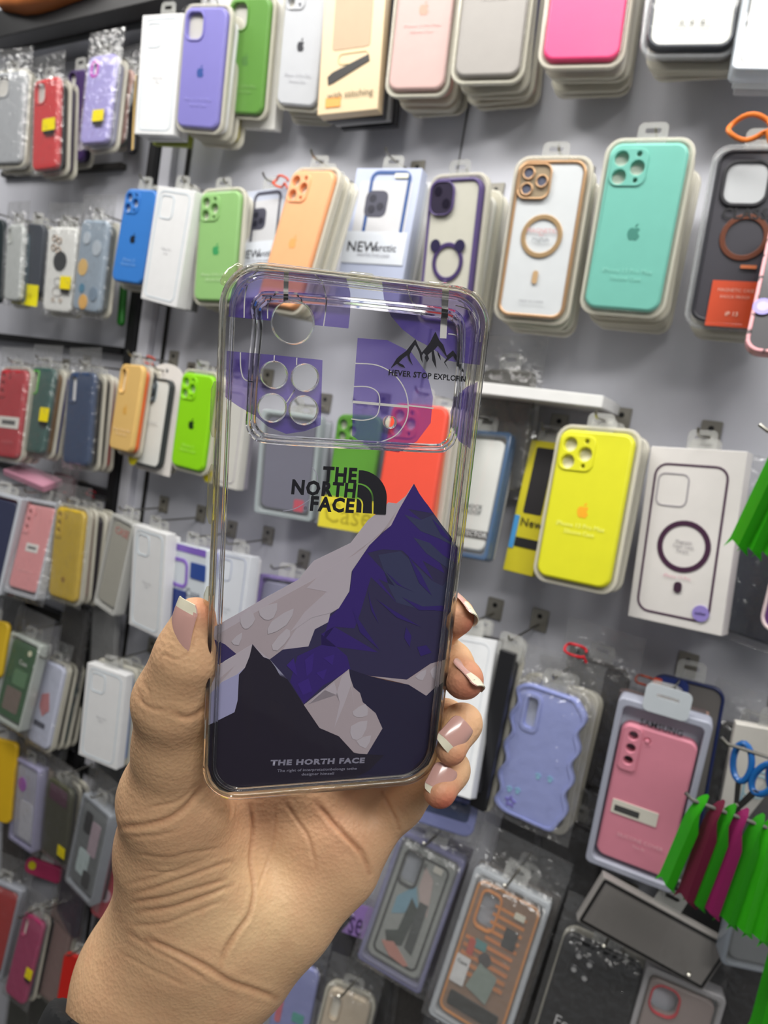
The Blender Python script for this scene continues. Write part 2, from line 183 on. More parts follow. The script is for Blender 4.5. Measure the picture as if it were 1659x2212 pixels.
('L6', [-1.0975, 0.8409, 1.8579, -0.0808, -0.1911, 0.0754, 0.0202, 0.1431], 'case', {'col': (38, 36, 40), 'cam': 'none', 'art': [('rect', 'gold_edge', 0.3, 0, 0.2, 0.93, 0.02, (225, 190, 120))]}, 'narrow black case with a gold edge beside the black post', 'phone case', 'cases hanging on the top row', None),
('M0', [-1.4029, 0.7972, 1.5807, 0.0699, -0.0062, 0.116, 0.077, 0.1537], 'case', {'col': (35, 45, 48), 'cam': 'none', 'art': []}, 'black case cut off by the left edge of the second row', 'phone case', 'cases hanging on the second row', None),
('M1', [-1.3273, 0.7985, 1.5873, 0.0501, -0.0039, 0.0156, 0.0498, 0.1374], 'case', {'col': (192, 196, 194), 'cam': 'slot', 'bag': 1, 'art': []}, 'pale grey case beside the slate one above a yellow label', 'phone case', 'cases hanging on the second row', (1, [(90, 110, 120)], 'case')),
('M2', [-1.2965, 0.8127, 1.6024, 0.0541, 0.0328, 0.0965, 0.0519, 0.1282], 'case', {'col': (72, 76, 84), 'cam': 'none', 'film': 1, 'tray': 0, 'art': [('rect', 'yellow_label', -0.2, -0.5, 1.35, 0.3, 0.02, (238, 226, 30)), ('text', 'label_text', 'Case', -0.2, -0.5, 0.4, (205, 190, 20), 0)]}, 'slate grey case above a yellow label on the second row at far left', 'phone case', 'cases hanging on the second row', (1, [(140, 145, 150)], 'case')),
('M3', [-1.2037, 0.8089, 1.5752, 0.0441, 0.0073, 0.0591, 0.076, 0.1473], 'case', {'col': (226, 226, 222), 'cam': 'quadg', 'bag': 1, 'stick': [(0.3, -0.15, 0.36, 0.15)], 'art': [('disc', 'black_disc', -0.0, 0.1, 0.23, (30, 34, 38)), ('frame', 'printed_face', -0.02, -0.14, 0.26, 0.1, 0.1, 0.025, (180, 180, 178)), ('frame', 'printed_body', -0.02, -0.26, 0.34, 0.11, 0.12, 0.025, (185, 180, 175)), ('frame', 'printed_limb', -0.14, -0.36, 0.12, 0.05, 0.05, 0.02, (195, 180, 165)), ('frame', 'printed_limb', 0.12, -0.36, 0.12, 0.05, 0.05, 0.02, (195, 180, 165))]}, 'white bagged case with a black disc and line drawing', 'phone case', 'cases hanging on the second row', (1, [(200, 200, 200)], 'case')),
('M4', [-1.112, 0.8003, 1.5791, 0.0468, 0.0601, -0.073, 0.0791, 0.1514], 'case', {'col': (150, 165, 180), 'cam': 'none', 'bag': 1, 'floral': 1, 'art': [('disc', 'printed_flower', -0.25, -0.02, 0.18, (225, 185, 110)), ('disc', 'printed_flower', -0.2, -0.25, 0.1, (70, 130, 160)), ('disc', 'printed_flower', -0.1, -0.4, 0.16, (235, 180, 90)), ('disc', 'printed_flower', 0.2, 0.2, 0.16, (185, 195, 205)), ('disc', 'printed_flower', 0.25, -0.3, 0.15, (120, 140, 160)), ('disc', 'printed_flower', -0.2, 0.3, 0.13, (190, 200, 210))]}, 'blue-grey flowered case in a bag on the second row', 'phone case', 'cases hanging on the second row', (1, [(110, 115, 115)], 'case')),
('M5', [-1.0822, 0.8481, 1.5679, -0.1071, -0.2022, -0.0009, 0.0136, 0.121], 'case', {'col': (35, 120, 35), 'cam': 'none', 'art': []}, 'narrow green case beside the black post below the blue case', 'phone case', 'cases hanging on the second row', None),
('C1', [-1.2538, 0.7713, 1.3009, -0.0533, -0.0661, 0.0407, 0.0767, 0.161], 'case', {'bag': 1, 'col': (178, 42, 52), 'cam': 'dots', 'tray': 1, 'logo2': 1, 'art': [('rect', 'barcode_sticker', 0.05, -0.1, 0.75, 0.13, 0.02, (225, 222, 215)), ('rect', 'barcode', 0.05, -0.1, 0.5, 0.05, 0.0, (90, 90, 90)), ('text', 'printed_text', 'SILICONE', 0.1, -0.32, 0.1, (215, 110, 115), 0)]}, 'crimson silicone case with a white barcode sticker at the left edge', 'phone case', 'cases hanging on the third row', (2, [(200, 195, 190), (160, 160, 165)], 'case')),
('C2', [-1.1987, 0.7866, 1.3191, -0.0621, -0.0378, -0.0176, 0.0697, 0.1545], 'case', {'col': (42, 84, 78), 'cam': 'slotg', 'bag': 1, 'stick': [(0.42, -0.04, 0.38, 0.16)], 'art': []}, 'dark green case with bright green camera slot rim', 'phone case', 'cases hanging on the third row', (3, [(110, 85, 60), (30, 40, 150), (120, 125, 140)], 'case')),
('C3', [-1.076, 0.7893, 1.3164, 0.0056, -0.066, -0.0728, 0.0764, 0.1591], 'case', {'col': (38, 62, 100), 'cam': 'slotw', 'bag': 1, 'art': []}, 'navy blue case with a white camera slot on the third row', 'phone case', 'cases hanging on the third row', (3, [(35, 35, 40), (30, 30, 34), (190, 25, 35)], 'case')),
('C6', [-0.9738, 0.7933, 1.3572, -0.0344, -0.0075, -0.185, 0.0725, 0.1429], 'case', {'col': (222, 182, 110), 'cam': 'slot', 'tray': 0, 'logo': (215, 165, 80), 'art': [('text', 'printed_text', 'iPhone 13 Pro Max', 0, -0.26, 0.1, (240, 215, 170), 0), ('text', 'printed_text', 'Silicone Case', 0, -0.305, 0.09000000000000001, (240, 215, 170), 0)]}, 'golden sand coloured silicone case in front of the black post on the third row', 'phone case', 'cases hanging on the third row', (2, [(235, 110, 50), (60, 60, 60)], 'case')),
('C7', [-0.9267, 0.8105, 1.3396, -0.019, -0.0039, -0.1152, 0.0748, 0.1446], 'clear', {'col': (48, 54, 56), 'card': (222, 222, 216), 'cam': 'tri', 'ring': None, 'archcard': 1, 'art': [('disc', 'yellow_sticker', -0.48, -0.44, 0.17, (240, 225, 25)), ('text', 'printed_text', 'Anti shock', 0, 0, 0.1, (190, 190, 190), 0)]}, 'clear case with black bumper on an arched white card with a yellow round sticker', 'phone case', 'cases hanging on the third row', (2, [(200, 198, 190), (60, 40, 35)], 'case')),
('C8', [-0.8216, 0.7975, 1.3521, 0.013, 0.0122, -0.0806, 0.0757, 0.1465], 'case', {'col': (142, 214, 18), 'cam': 'tri', 'logo': (20, 50, 10), 'tray': 1, 'art': [('text', 'printed_text', 'iPhone 11', 0, -0.26, 0.1, (180, 230, 90), 0), ('text', 'printed_text', 'Silicone Case', 0, -0.305, 0.09000000000000001, (180, 230, 90), 0)]}, 'lime green silicone case touching the left side of the held case', 'phone case', 'cases hanging on the third row', (3, [(215, 215, 210), (120, 110, 100), (160, 150, 140)], 'case')),
('C9', [-0.7576, 0.8098, 1.3361, 0.0207, -0.0003, -0.1558, 0.0779, 0.1521], 'box', {'col': (220, 218, 208), 't': 0.014, 'art': [('disc', 'yellow_sticker', -0.42, -0.42, 0.15, (240, 225, 25)), ('frame', 'printed_outline', 0, 0, 0.8, 0.9, 0.12, 0.015, (190, 185, 190))]}, 'cream box with a yellow round sticker seen beside and through the held case edge', 'box', 'cases hanging on the third row', (1, [(170, 165, 175)], 'box')),
('C12', [-0.6395, 0.8205, 1.3108, 0.0854, -0.0282, 0.2613, 0.0921, 0.1524], 'pack', {'col': (200, 212, 212), 'inner': (120, 120, 140), 'cam': 'none', 'film': 1, 'art': [('rect', 'red_tag', 0.3, -0.42, 0.2, 0.13, 0.03, (225, 60, 90))]}, 'pale framed pack with grey case seen through the clear held case', 'phone case', 'cases hanging on the third row', (2, [(190, 195, 200), (150, 150, 155)], 'box')),
('C10', [-0.5275, 0.8148, 1.3289, -0.0622, -0.0725, -0.033, 0.074, 0.1462], 'case', {'col': (95, 160, 50), 'cam': 'tri', 'tray': 0, 'art': [('rect', 'yellow_label', 0.05, -0.44, 1.3, 0.3, 0.01, (235, 220, 50)), ('text', 'label_text', 'Case', 0.05, -0.45, 0.55, (190, 175, 30), 0)]}, 'green case above a yellow label reading Case, seen through the held case', 'phone case', 'cases hanging on the third row', (2, [(110, 115, 120), (170, 170, 170)], 'case')),
('C11', [-0.4066, 0.751, 1.3229, -0.0817, -0.0518, -0.0049, 0.0781, 0.1734], 'case', {'col': (245, 85, 60), 'cam': 'tri', 'tray': 0, 'logo': None, 'art': []}, 'coral red silicone case seen through the held case', 'phone case', 'cases hanging on the third row', (3, [(230, 120, 80), (215, 215, 210), (190, 190, 190)], 'case')),
('C13', [-0.3489, 0.8016, 1.3211, -0.1923, -0.0648, -0.0522, 0.0795, 0.1603], 'pack', {'col': (88, 115, 150), 'inner': (222, 224, 220), 'cam': 'none', 'film': 1, 'art': [('text', 'printed_text', 'SHOCK', 0.1, -0.12, 0.12, (70, 75, 80), 1), ('text', 'printed_text', 'PROOF', 0.1, -0.17, 0.12, (70, 75, 80), 1), ('rect', 'black_band', 0.08, -0.36, 0.95, 0.07, 0.0, (28, 28, 30)), ('text', 'band_text', 'PROTECTOR', 0.12, -0.36, 0.13, (225, 225, 225), 1)]}, 'steel blue framed white pack with a black PROTECTOR band right beside the held case', 'phone case', 'cases hanging on the third row', (1, [(200, 200, 200)], 'box')),
('C14', [-0.2783, 0.8284, 1.3138, -0.1171, -0.0158, -0.0954, 0.0396, 0.1638], 'box', {'col': (208, 196, 40), 't': 0.01, 'bag': 1, 'art': [('rect', 'black_panel', 0.05, 0.2, 0.6, 0.5, 0.05, (32, 30, 32)), ('text', 'printed_text', 'New', 0.1, -0.12, 0.36, (60, 55, 20), 1), ('rect', 'black_band', 0.1, -0.27, 0.8, 0.07, 0.0, (28, 28, 28)), ('rect', 'blue_tag', -0.4, -0.2, 0.16, 0.25, 0.03, (70, 150, 210))]}, 'black and yellow pack in a bag behind the yellow case', 'box', 'cases hanging on the third row', (1, [(40, 40, 45)], 'box')),
('C15', [-0.1984, 0.7703, 1.3279, -0.0822, -0.0456, -0.1077, 0.0836, 0.1664], 'case', {'col': (222, 220, 40), 'cam': 'tri', 'logo': (245, 175, 40), 'tray': 1, 'art': [('text', 'printed_text', 'iPhone 13 Pro Max', 0, -0.13, 0.085, (238, 240, 130), 0), ('text', 'printed_text', 'Silicone Case', 0, -0.175, 0.07650000000000001, (238, 240, 130), 0)]}, 'bright lemon yellow silicone case on a cream tray', 'phone case', 'cases hanging on the third row', (3, [(225, 222, 205), (60, 60, 60), (200, 200, 200)], 'case')),
('C16', [-0.0909, 0.79, 1.3058, -0.0302, -0.0758, -0.1971, 0.0964, 0.1853], 'box', {'col': (226, 222, 218), 't': 0.022, 'art': [('frame', 'printed_case_rim', -0.03, -0.02, 0.78, 0.86, 0.14, 0.022, (72, 42, 68)), ('frame', 'printed_camera_square', -0.2, 0.26, 0.34, 0.19, 0.08, 0.014, (165, 160, 165)), ('ring', 'printed_magnet_ring', 0.0, -0.05, 0.28, 0.225, (68, 38, 62)), ('text', 'printed_text', 'Magnetic', 0, -0.025, 0.05, (150, 145, 150), 0), ('text', 'printed_text', 'Clear Case', 0, -0.05, 0.05, (150, 145, 150), 0), ('text', 'printed_text', 'Purple', 0, -0.075, 0.05, (150, 145, 150), 0), ('text', 'printed_text', 'iPhone 13 Pro', -0.02, -0.225, 0.05, (220, 160, 175), 0), ('rect', 'printed_bar', -0.0, -0.28, 0.08, 0.06, 0.035, (60, 35, 55)), ('disc', 'lilac_sticker', 0.27, -0.4, 0.085, (150, 135, 205)), ('text', 'sticker_text', 'color', 0.27, -0.4, 0.05, (50, 40, 90), 1)]}, 'white carton printed with a plum case outline and magnet ring', 'box', 'cases hanging on the third row', (3, [(200, 175, 165), (70, 60, 130), (190, 190, 195)], 'box')),
('C17', [0.0175, 0.7867, 1.3227, 0.0036, 0.0256, -0.5912, 0.0788, 0.1249], 'clear', {'col': (225, 205, 205), 'card': (95, 50, 110), 'cam': 'none', 'ring': None, 'art': []}, 'purple case with a milky rim cut off at the right edge below green strips', 'phone case', 'cases hanging on the third row', None),
('D1', [-1.2505, 0.7483, 1.0539, -0.1163, 0.029, 0.2363, 0.1, 0.1837], 'pack', {'col': (205, 210, 218), 'inner': (50, 54, 78), 'cam': 'none', 'art': []}, 'white framed pack with a navy case at the left edge of the fourth row', 'phone case', 'cases hanging on the fourth row', (2, [(150, 40, 35), (200, 200, 205)], 'box')),
('D2', [-1.158, 0.7678, 1.0648, -0.1801, -0.0629, 0.0291, 0.0978, 0.1761], 'pack', {'bag': 1, 'col': (205, 208, 215), 'inner': (226, 150, 152), 'cam': 'dots', 'art': [('rect', 'barcode_sticker', 0.02, 0.0, 0.42, 0.1, 0.01, (228, 225, 220)), ('rect', 'barcode', 0.02, 0.0, 0.28, 0.03, 0.0, (100, 100, 100)), ('text', 'printed_text', 'SILICONE COVER', -0.02, -0.28, 0.07, (240, 190, 190), 0)]}, 'white framed pack holding a salmon pink case with a sticker', 'phone case', 'cases hanging on the fourth row', (2, [(200, 205, 212), (60, 50, 50)], 'box')),
('D3', [-1.0672, 0.7877, 1.0801, -0.0162, -0.0545, -0.0395, 0.0817, 0.1595], 'case', {'bag': 1, 'col': (206, 172, 40), 'cam': 'dots', 'tray': 1, 'art': [('disc', 'small_mark', 0, -0.28, 0.06, (160, 120, 30))]}, 'mustard yellow case on a cream tray on the fourth row', 'phone case', 'cases hanging on the fourth row', (3, [(150, 125, 120), (45, 40, 45), (170, 165, 160)], 'case')),
('D4', [-0.9667, 0.7961, 1.0866, -0.0411, 0.0845, -0.1378, 0.0686, 0.1618], 'pack', {'col': (205, 205, 200), 'inner': (165, 162, 150), 'cam': 'none', 'film': 1, 'art': [('text', 'printed_text', 'CASE', 0.05, 0.4, 0.3, (200, 110, 100), 1)]}, 'clear box with a grey case and red lettering on the fourth row', 'phone case', 'cases hanging on the fourth row', (1, [(60, 60, 60)], 'box')),
('D5', [-0.8544, 0.7881, 1.0826, 0.0684, -0.023, -0.1333, 0.0881, 0.1664], 'box', {'col': (232, 232, 232), 't': 0.018, 'art': [('frame', 'printed_outline', 0, 0, 0.82, 0.93, 0.12, 0.012, (190, 205, 215)), ('frame', 'printed_camera_square', -0.17, 0.33, 0.36, 0.2, 0.09, 0.01, (190, 205, 215)), ('text', 'printed_text', 'iPhone Case', 0, -0.02, 0.05, (170, 170, 175), 0), ('text', 'printed_text', 'Clear', 0, -0.055, 0.05, (170, 170, 175), 0)]}, 'white case box with faint outline above the thumb, fourth row', 'box', 'cases hanging on the fourth row', (1, [(232, 232, 232)], 'box')),
('D6', [-0.7752, 0.7986, 1.0595, 0.0496, -0.0637, -0.1188, 0.0901, 0.178], 'box', {'col': (215, 222, 228), 't': 0.016, 'art': [('rect', 'purple_strip', 0, 0.47, 0.96, 0.06, 0.01, (128, 98, 190)), ('rect', 'blue_panel', -0.22, -0.2, 0.5, 0.6, 0.02, (40, 60, 130)), ('rect', 'blue_panel', 0.3, 0.3, 0.4, 0.14, 0.02, (45, 75, 150)), ('frame', 'purple_frame', -0.2, 0.25, 0.46, 0.26, 0.14, 0.06, (140, 105, 200)), ('rect', 'red_panel', -0.3, -0.42, 0.3, 0.2, 0.02, (215, 60, 70)), ('text', 'printed_text', 'Case', 0.2, 0.1, 0.2, (90, 95, 110), 0), ('text', 'printed_text', 'cover', 0.2, 0.0, 0.2, (90, 95, 110), 0), ('text', 'printed_text', 'slim', 0.2, -0.1, 0.2, (90, 95, 110), 0)]}, 'carton in purple, blue and white between the thumb and the held case', 'box', 'cases hanging on the fourth row', (2, [(150, 150, 190), (120, 110, 150)], 'box')),
('D7', [-0.6949, 0.7942, 1.0829, -0.0588, -0.1085, -0.2034, 0.0836, 0.161], 'box', {'col': (222, 226, 230), 't': 0.018, 'art': [('frame', 'printed_outline', 0, 0, 0.82, 0.93, 0.12, 0.012, (150, 160, 185)), ('frame', 'printed_camera_square', -0.17, 0.33, 0.36, 0.2, 0.09, 0.01, (150, 160, 185)), ('text', 'printed_text', 'iPhone Case', 0, -0.02, 0.05, (170, 170, 175), 0), ('text', 'printed_text', 'Clear', 0, -0.055, 0.05, (170, 170, 175), 0)]}, 'white outlined box seen through the lower left of the held case', 'box', 'cases hanging on the fourth row', (1, [(232, 232, 232)], 'box')),
('D8', [-0.6187, 0.8155, 1.0712, -0.1452, -0.1004, 0.0359, 0.0892, 0.1528], 'pack', {'col': (140, 120, 185), 'inner': (135, 135, 155), 'cam': 'none', 'art': []}, 'purple framed pack seen through the middle of the held case', 'phone case', 'cases hanging on the fourth row', (1, [(90, 90, 100)], 'box')),
('D9', [-0.296, 0.7522, 1.0543, -0.2694, -0.141, -0.0834, 0.0785, 0.1826], 'box', {'col': (228, 230, 232), 't': 0.016, 'art': [('frame', 'printed_outline', 0, 0, 0.82, 0.93, 0.12, 0.012, (205, 210, 215)), ('frame', 'printed_camera_square', -0.17, 0.33, 0.36, 0.2, 0.09, 0.01, (205, 210, 215)), ('text', 'printed_text', 'iPhone Case', 0, -0.02, 0.05, (170, 170, 175), 0), ('text', 'printed_text', 'Clear', 0, -0.055, 0.05, (170, 170, 175), 0)]}, 'white box behind the fingertips', 'box', 'cases hanging on the fourth row', (3, [(45, 45, 48), (38, 38, 42), (120, 120, 125)], 'box')),
('D10', [-0.2024, 0.7932, 1.0377, -0.0228, 0.0042, -0.0349, 0.086, 0.1606], 'wavy', {'col': (158, 168, 226), 'bag': 1, 'tabx': 1}, 'lavender case with a wavy outline in a clear bag with a red tie', 'phone case', 'cases hanging on the fourth row', (3, [(70, 70, 72), (90, 80, 70), (60, 60, 62)], 'case')),
('D11', [-0.082, 0.782, 1.0321, 0.1027, 0.0092, 0.1133, 0.0908, 0.1947], 'pack', {'col': (190, 194, 210), 'inner': (222, 140, 158), 'cam': 'dotsL', 'film': 0, 'tab': 1, 'art': [('text', 'brand_text', 'SAMSUNG', 0.0, 0.535, 0.12, (45, 45, 50), 1), ('rect', 'barcode_sticker', -0.1, -0.11, 0.62, 0.1, 0.01, (222, 218, 205)), ('rect', 'barcode', -0.2, -0.12, 0.34, 0.045, 0.0, (70, 70, 70)), ('text', 'printed_text', 'SILICONE COVER', 0.05, -0.3, 0.08, (240, 190, 200), 0), ('text', 'printed_text', 'Thin fit', 0.05, -0.35, 0.06, (240, 190, 200), 0)]}, 'clear box with a dusty pink case and white hanging tab', 'phone case', 'cases hanging on the fourth row', (3, [(160, 160, 165), (80, 70, 70), (150, 120, 110)], 'box')),
('D12', [-0.0607, 0.8143, 1.0656, -0.1143, -0.0322, 0.0737, 0.0743, 0.1797], 'clear', {'col': (28, 38, 80), 'card': (95, 92, 90), 'cam': 'none', 'ring': None, 'art': [('rect', 'blue_camera_plate', -0.2, 0.4, 0.42, 0.18, 0.08, (25, 45, 110)), ('rect', 'red_tag', -0.42, 0.42, 0.12, 0.1, 0.02, (205, 80, 50))]}, 'clear case with a dark navy rim behind the dusty pink boxed case', 'phone case', 'cases hanging on the fourth row', None),
('D13', [0.0225, 0.8552, 1.0553, 0.1453, -0.0591, 0.2951, 0.0739, 0.167], 'box', {'col': (220, 216, 208), 't': 0.01, 'art': [('frame', 'printed_case_outline', 0.05, -0.1, 0.62, 0.62, 0.14, 0.03, (150, 185, 200)), ('frame', 'printed_camera_outline', -0.1, 0.1, 0.3, 0.16, 0.1, 0.02, (160, 195, 205))]}, 'off-white box with pale blue drawn outlines behind the scissors', 'box', 'cases hanging on the fourth row', None),
('D14', [-0.3107, 0.7948, 0.9818, -0.068, 0.0381, 0.3139, 0.0928, 0.0465], 'case', {'col': (150, 158, 220), 'cam': 'none', 'bag': 1, 'art': [('rect', 'dark_print', 0.05, 0.15, 0.7, 0.5, 0.05, (40, 60, 110))]}, 'bottom of a lavender case below the pinky fingertip', 'phone case', 'cases hanging on the fourth row', None),
('E0', [-1.2427, 0.772, 0.8881, -0.12, -0.0685, 0.1632, 0.0826, 0.1061], 'case', {'col': (205, 170, 40), 'cam': 'none', 'art': []}, 'yellow case cut off at the left edge of the fifth row', 'phone case', 'cases hanging on the bottom rows', None),
('E2l', [-1.174, 0.7782, 0.8144, -0.1252, 0.0311, 0.0256, 0.0902, 0.1655], 'pack', {'bag': 1, 'col': (205, 212, 205), 'inner': (48, 90, 52), 'cam': 'none', 'art': [('rect', 'printed_patch', 0, -0.25, 0.6, 0.3, 0.05, (120, 105, 95)), ('rect', 'printed_patch', 0.1, 0.05, 0.5, 0.2, 0.05, (90, 130, 90)), ('text', 'printed_text', 'Case', 0.1, 0.25, 0.16, (230, 230, 225), 0), ('disc', 'cream_dot', 0.25, 0.4, 0.07, (225, 222, 190))]}, 'white framed pack with a green printed case on the fifth row', 'phone case', 'cases hanging on the bottom rows', (1, [(200, 200, 200)], 'box')),
('E3l', [-1.1063, 0.8006, 0.7925, -0.1381, -0.0655, -0.0911, 0.0725, 0.1509], 'case', {'bag': 1, 'col': (196, 200, 220), 'cam': 'none', 'tray': 1, 'art': [('poly', 'printed_shape', [(-0.2, 0.1), (0.1, 0.15), (0.25, -0.05), (0, -0.15), (-0.2, -0.05)], (195, 120, 125)), ('rect', 'printed_shape', -0.05, -0.25, 0.5, 0.06, 0.02, (60, 60, 80))]}, 'pale lavender case with a red printed shape on the fifth row', 'phone case', 'cases hanging on the bottom rows', (3, [(36, 38, 42), (34, 60, 66), (30, 30, 32)], 'case')),
('E5', [-0.929, 0.7915, 0.8309, 0.0105, -0.0215, 0.1073, 0.0872, 0.1636], 'box', {'col': (232, 232, 232), 't': 0.018, 'art': [('frame', 'printed_outline', 0, 0, 0.82, 0.93, 0.12, 0.012, (190, 205, 215)), ('frame', 'printed_camera_square', -0.17, 0.33, 0.36, 0.2, 0.09, 0.01, (190, 205, 215)), ('text', 'printed_text', 'iPhone Case', 0, -0.02, 0.05, (170, 170, 175), 0), ('text', 'printed_text', 'Clear', 0, -0.055, 0.05, (170, 170, 175), 0)]}, 'white outlined box in front of the black post on the fifth row', 'box', 'cases hanging on the bottom rows', (3, [(70, 110, 170), (190, 188, 180), (45, 65, 95)], 'case')),
('F1', [-1.1947, 0.7891, 0.6112, -0.056, -0.0725, 0.2513, 0.0829, 0.1576], 'case', {'col': (208, 168, 30), 'cam': 'dots', 'tray': 0, 'art': []}, 'golden yellow case at the left edge of the sixth row', 'phone case', 'cases hanging on the bottom rows', None),
('F2', [-1.1236, 0.8035, 0.5838, -0.0154, -0.0731, -0.0512, 0.081, 0.1603], 'pack', {'bag': 1, 'col': (175, 172, 205), 'inner': (178, 178, 195), 'cam': 'none', 'art': [('disc', 'violet_disc', -0.2, 0.25, 0.2, (170, 90, 190)), ('rect', 'white_sheet', 0.1, -0.2, 0.6, 0.5, 0.1, (205, 205, 215))]}, 'lilac framed pack with a violet spot on the sixth row', 'phone case', 'cases hanging on the bottom rows', (1, [(150, 135, 120)], 'box')),
('F3', [-1.0421, 0.8153, 0.5919, 0.0641, 0.0481, -0.0026, 0.0708, 0.1522], 'case', {'col': (72, 72, 52), 'cam': 'none', 'bag': 1, 'stick': [(0.38, -0.3, 0.3, 0.14)], 'art': [('rect', 'dark_print', 0, 0.35, 0.7, 0.2, 0.05, (90, 45, 70))]}, 'olive brown bagged case with a yellow sticker on the sixth row', 'phone case', 'cases hanging on the bottom rows', (2, [(28, 28, 32), (40, 40, 44)], 'case')),
('F4', [-0.9252, 0.7817, 0.596, -0.0615, 0.0409, -0.1185, 0.0873, 0.1653], 'pack', {'bag': 1, 'col': (160, 165, 172), 'inner': (112, 116, 118), 'cam': 'none', 'art': [('rect', 'dark_frame', -0.2, 0.28, 0.3, 0.26, 0.06, (35, 35, 40)), ('rect', 'pale_print', 0.15, 0.15, 0.35, 0.4, 0.06, (180, 160, 170)), ('rect', 'pale_print', -0.1, -0.2, 0.45, 0.3, 0.06, (190, 205, 205)), ('rect', 'pale_print', 0.15, -0.35, 0.3, 0.2, 0.06, (60, 60, 62))]}, 'grey framed pack with a patterned case left of the wrist', 'phone case', 'cases hanging on the bottom rows', (1, [(60, 60, 60)], 'box')),
('F5', [-0.9017, 0.8301, 0.5296, -0.1148, -0.0086, 0.1405, 0.0756, 0.148], 'case', {'col': (196, 100, 108), 'cam': 'none', 'art': [('disc', 'white_print', -0.15, -0.2, 0.16, (220, 195, 205))]}, 'rose coloured case half hidden behind the wrist', 'phone case', 'cases hanging on the bottom rows', None),
('F6', [-1.0927, 0.835, 0.5176, -0.1477, 0.0473, 0.3236, 0.0821, 0.0308], 'case', {'col': (165, 50, 90), 'cam': 'none', 'art': [('rect', 'yellow_dot', -0.3, 0.1, 0.2, 0.5, 0.1, (200, 190, 20))]}, 'raspberry pack showing between the sixth and seventh rows', 'phone case', 'cases hanging on the bottom rows', None),
('G1', [-1.1683, 0.7839, 0.3128, -0.0994, 0.0501, 0.2826, 0.0947, 0.1787], 'pack', {'bag': 1, 'col': (175, 178, 188), 'inner': (172, 38, 36), 'cam': 'none', 'art': []}, 'grey framed pack with a red case at the left edge of the bottom row', 'phone case', 'cases hanging on the bottom rows', None),
('G2', [-1.0746, 0.7927, 0.304, -0.1862, -0.0415, 0.0146, 0.0603, 0.1509], 'case', {'col': (168, 50, 98), 'cam': 'slot', 'bag': 1, 'stick': [(0.45, -0.1, 0.3, 0.12)], 'art': []}, 'magenta case with white camera slot in the bottom left corner', 'phone case', 'cases hanging on the bottom rows', (2, [(45, 38, 70), (30, 30, 34)], 'case')),
('G4', [-1.0247, 0.8243, 0.3117, -0.1498, -0.1019, -0.0205, 0.0696, 0.1665], 'case', {'col': (140, 115, 110), 'cam': 'none', 'bag': 1, 'tray': 1, 'art': []}, 'brownish clear bagged case between the magenta and red ones', 'phone case', 'cases hanging on the bottom rows', None),
('G5', [-0.9406, 0.8087, 0.2926, -0.1282, -0.0673, 0.1758, 0.066, 0.146], 'case', {'col': (200, 38, 30), 'cam': 'none', 'art': []}, 'scarlet case in the bottom left beside the wrist', 'phone case', 'cases hanging on the bottom rows', (1, [(60, 50, 70)], 'case')),
('H1', [-0.3327, 0.7794, 0.7775, -0.1551, 0.1262, 0.1546, 0.0906, 0.1768], 'pack', {'bag': 1, 'col': (150, 150, 185), 'inner': (158, 162, 158), 'cam': 'slotk', 'film': 1, 'art': [('frame', 'black_case_rim', 0, 0, 0.84, 0.9, 0.12, 0.04, (30, 34, 34)), ('poly', 'printed_shape', [(-0.3, 0.05), (-0.05, 0.2), (0.1, 0.05), (-0.1, -0.05), (-0.3, -0.1)], (120, 165, 185)), ('poly', 'printed_shape', [(-0.05, 0.1), (0.12, 0.02), (0.05, -0.3), (-0.2, -0.35), (-0.3, -0.25), (-0.1, -0.2)], (42, 55, 50)), ('poly', 'printed_shape', [(0.0, 0.38), (0.2, 0.3), (0.3, 0.0), (0.1, 0.1), (0, 0.2)], (195, 175, 170)), ('poly', 'printed_shape', [(0.1, 0.1), (0.26, 0.1), (0.26, -0.33), (0.1, -0.3)], (55, 62, 62)), ('poly', 'printed_shape', [(-0.3, -0.34), (-0.1, -0.3), (0.26, -0.42), (0.2, -0.44), (-0.1, -0.42)], (205, 140, 125)), ('text', 'printed_text', 'JE', -0.02, 0.38, 0.12, (60, 60, 60), 1), ('rect', 'price_sticker', 0.22, 0.4, 0.16, 0.05, 0.01, (225, 222, 210))]}, 'lilac framed pack with a black rimmed collage case right of the palm', 'phone case', 'cases hanging on the bottom rows', (2, [(60, 55, 80), (120, 115, 130)], 'box')),
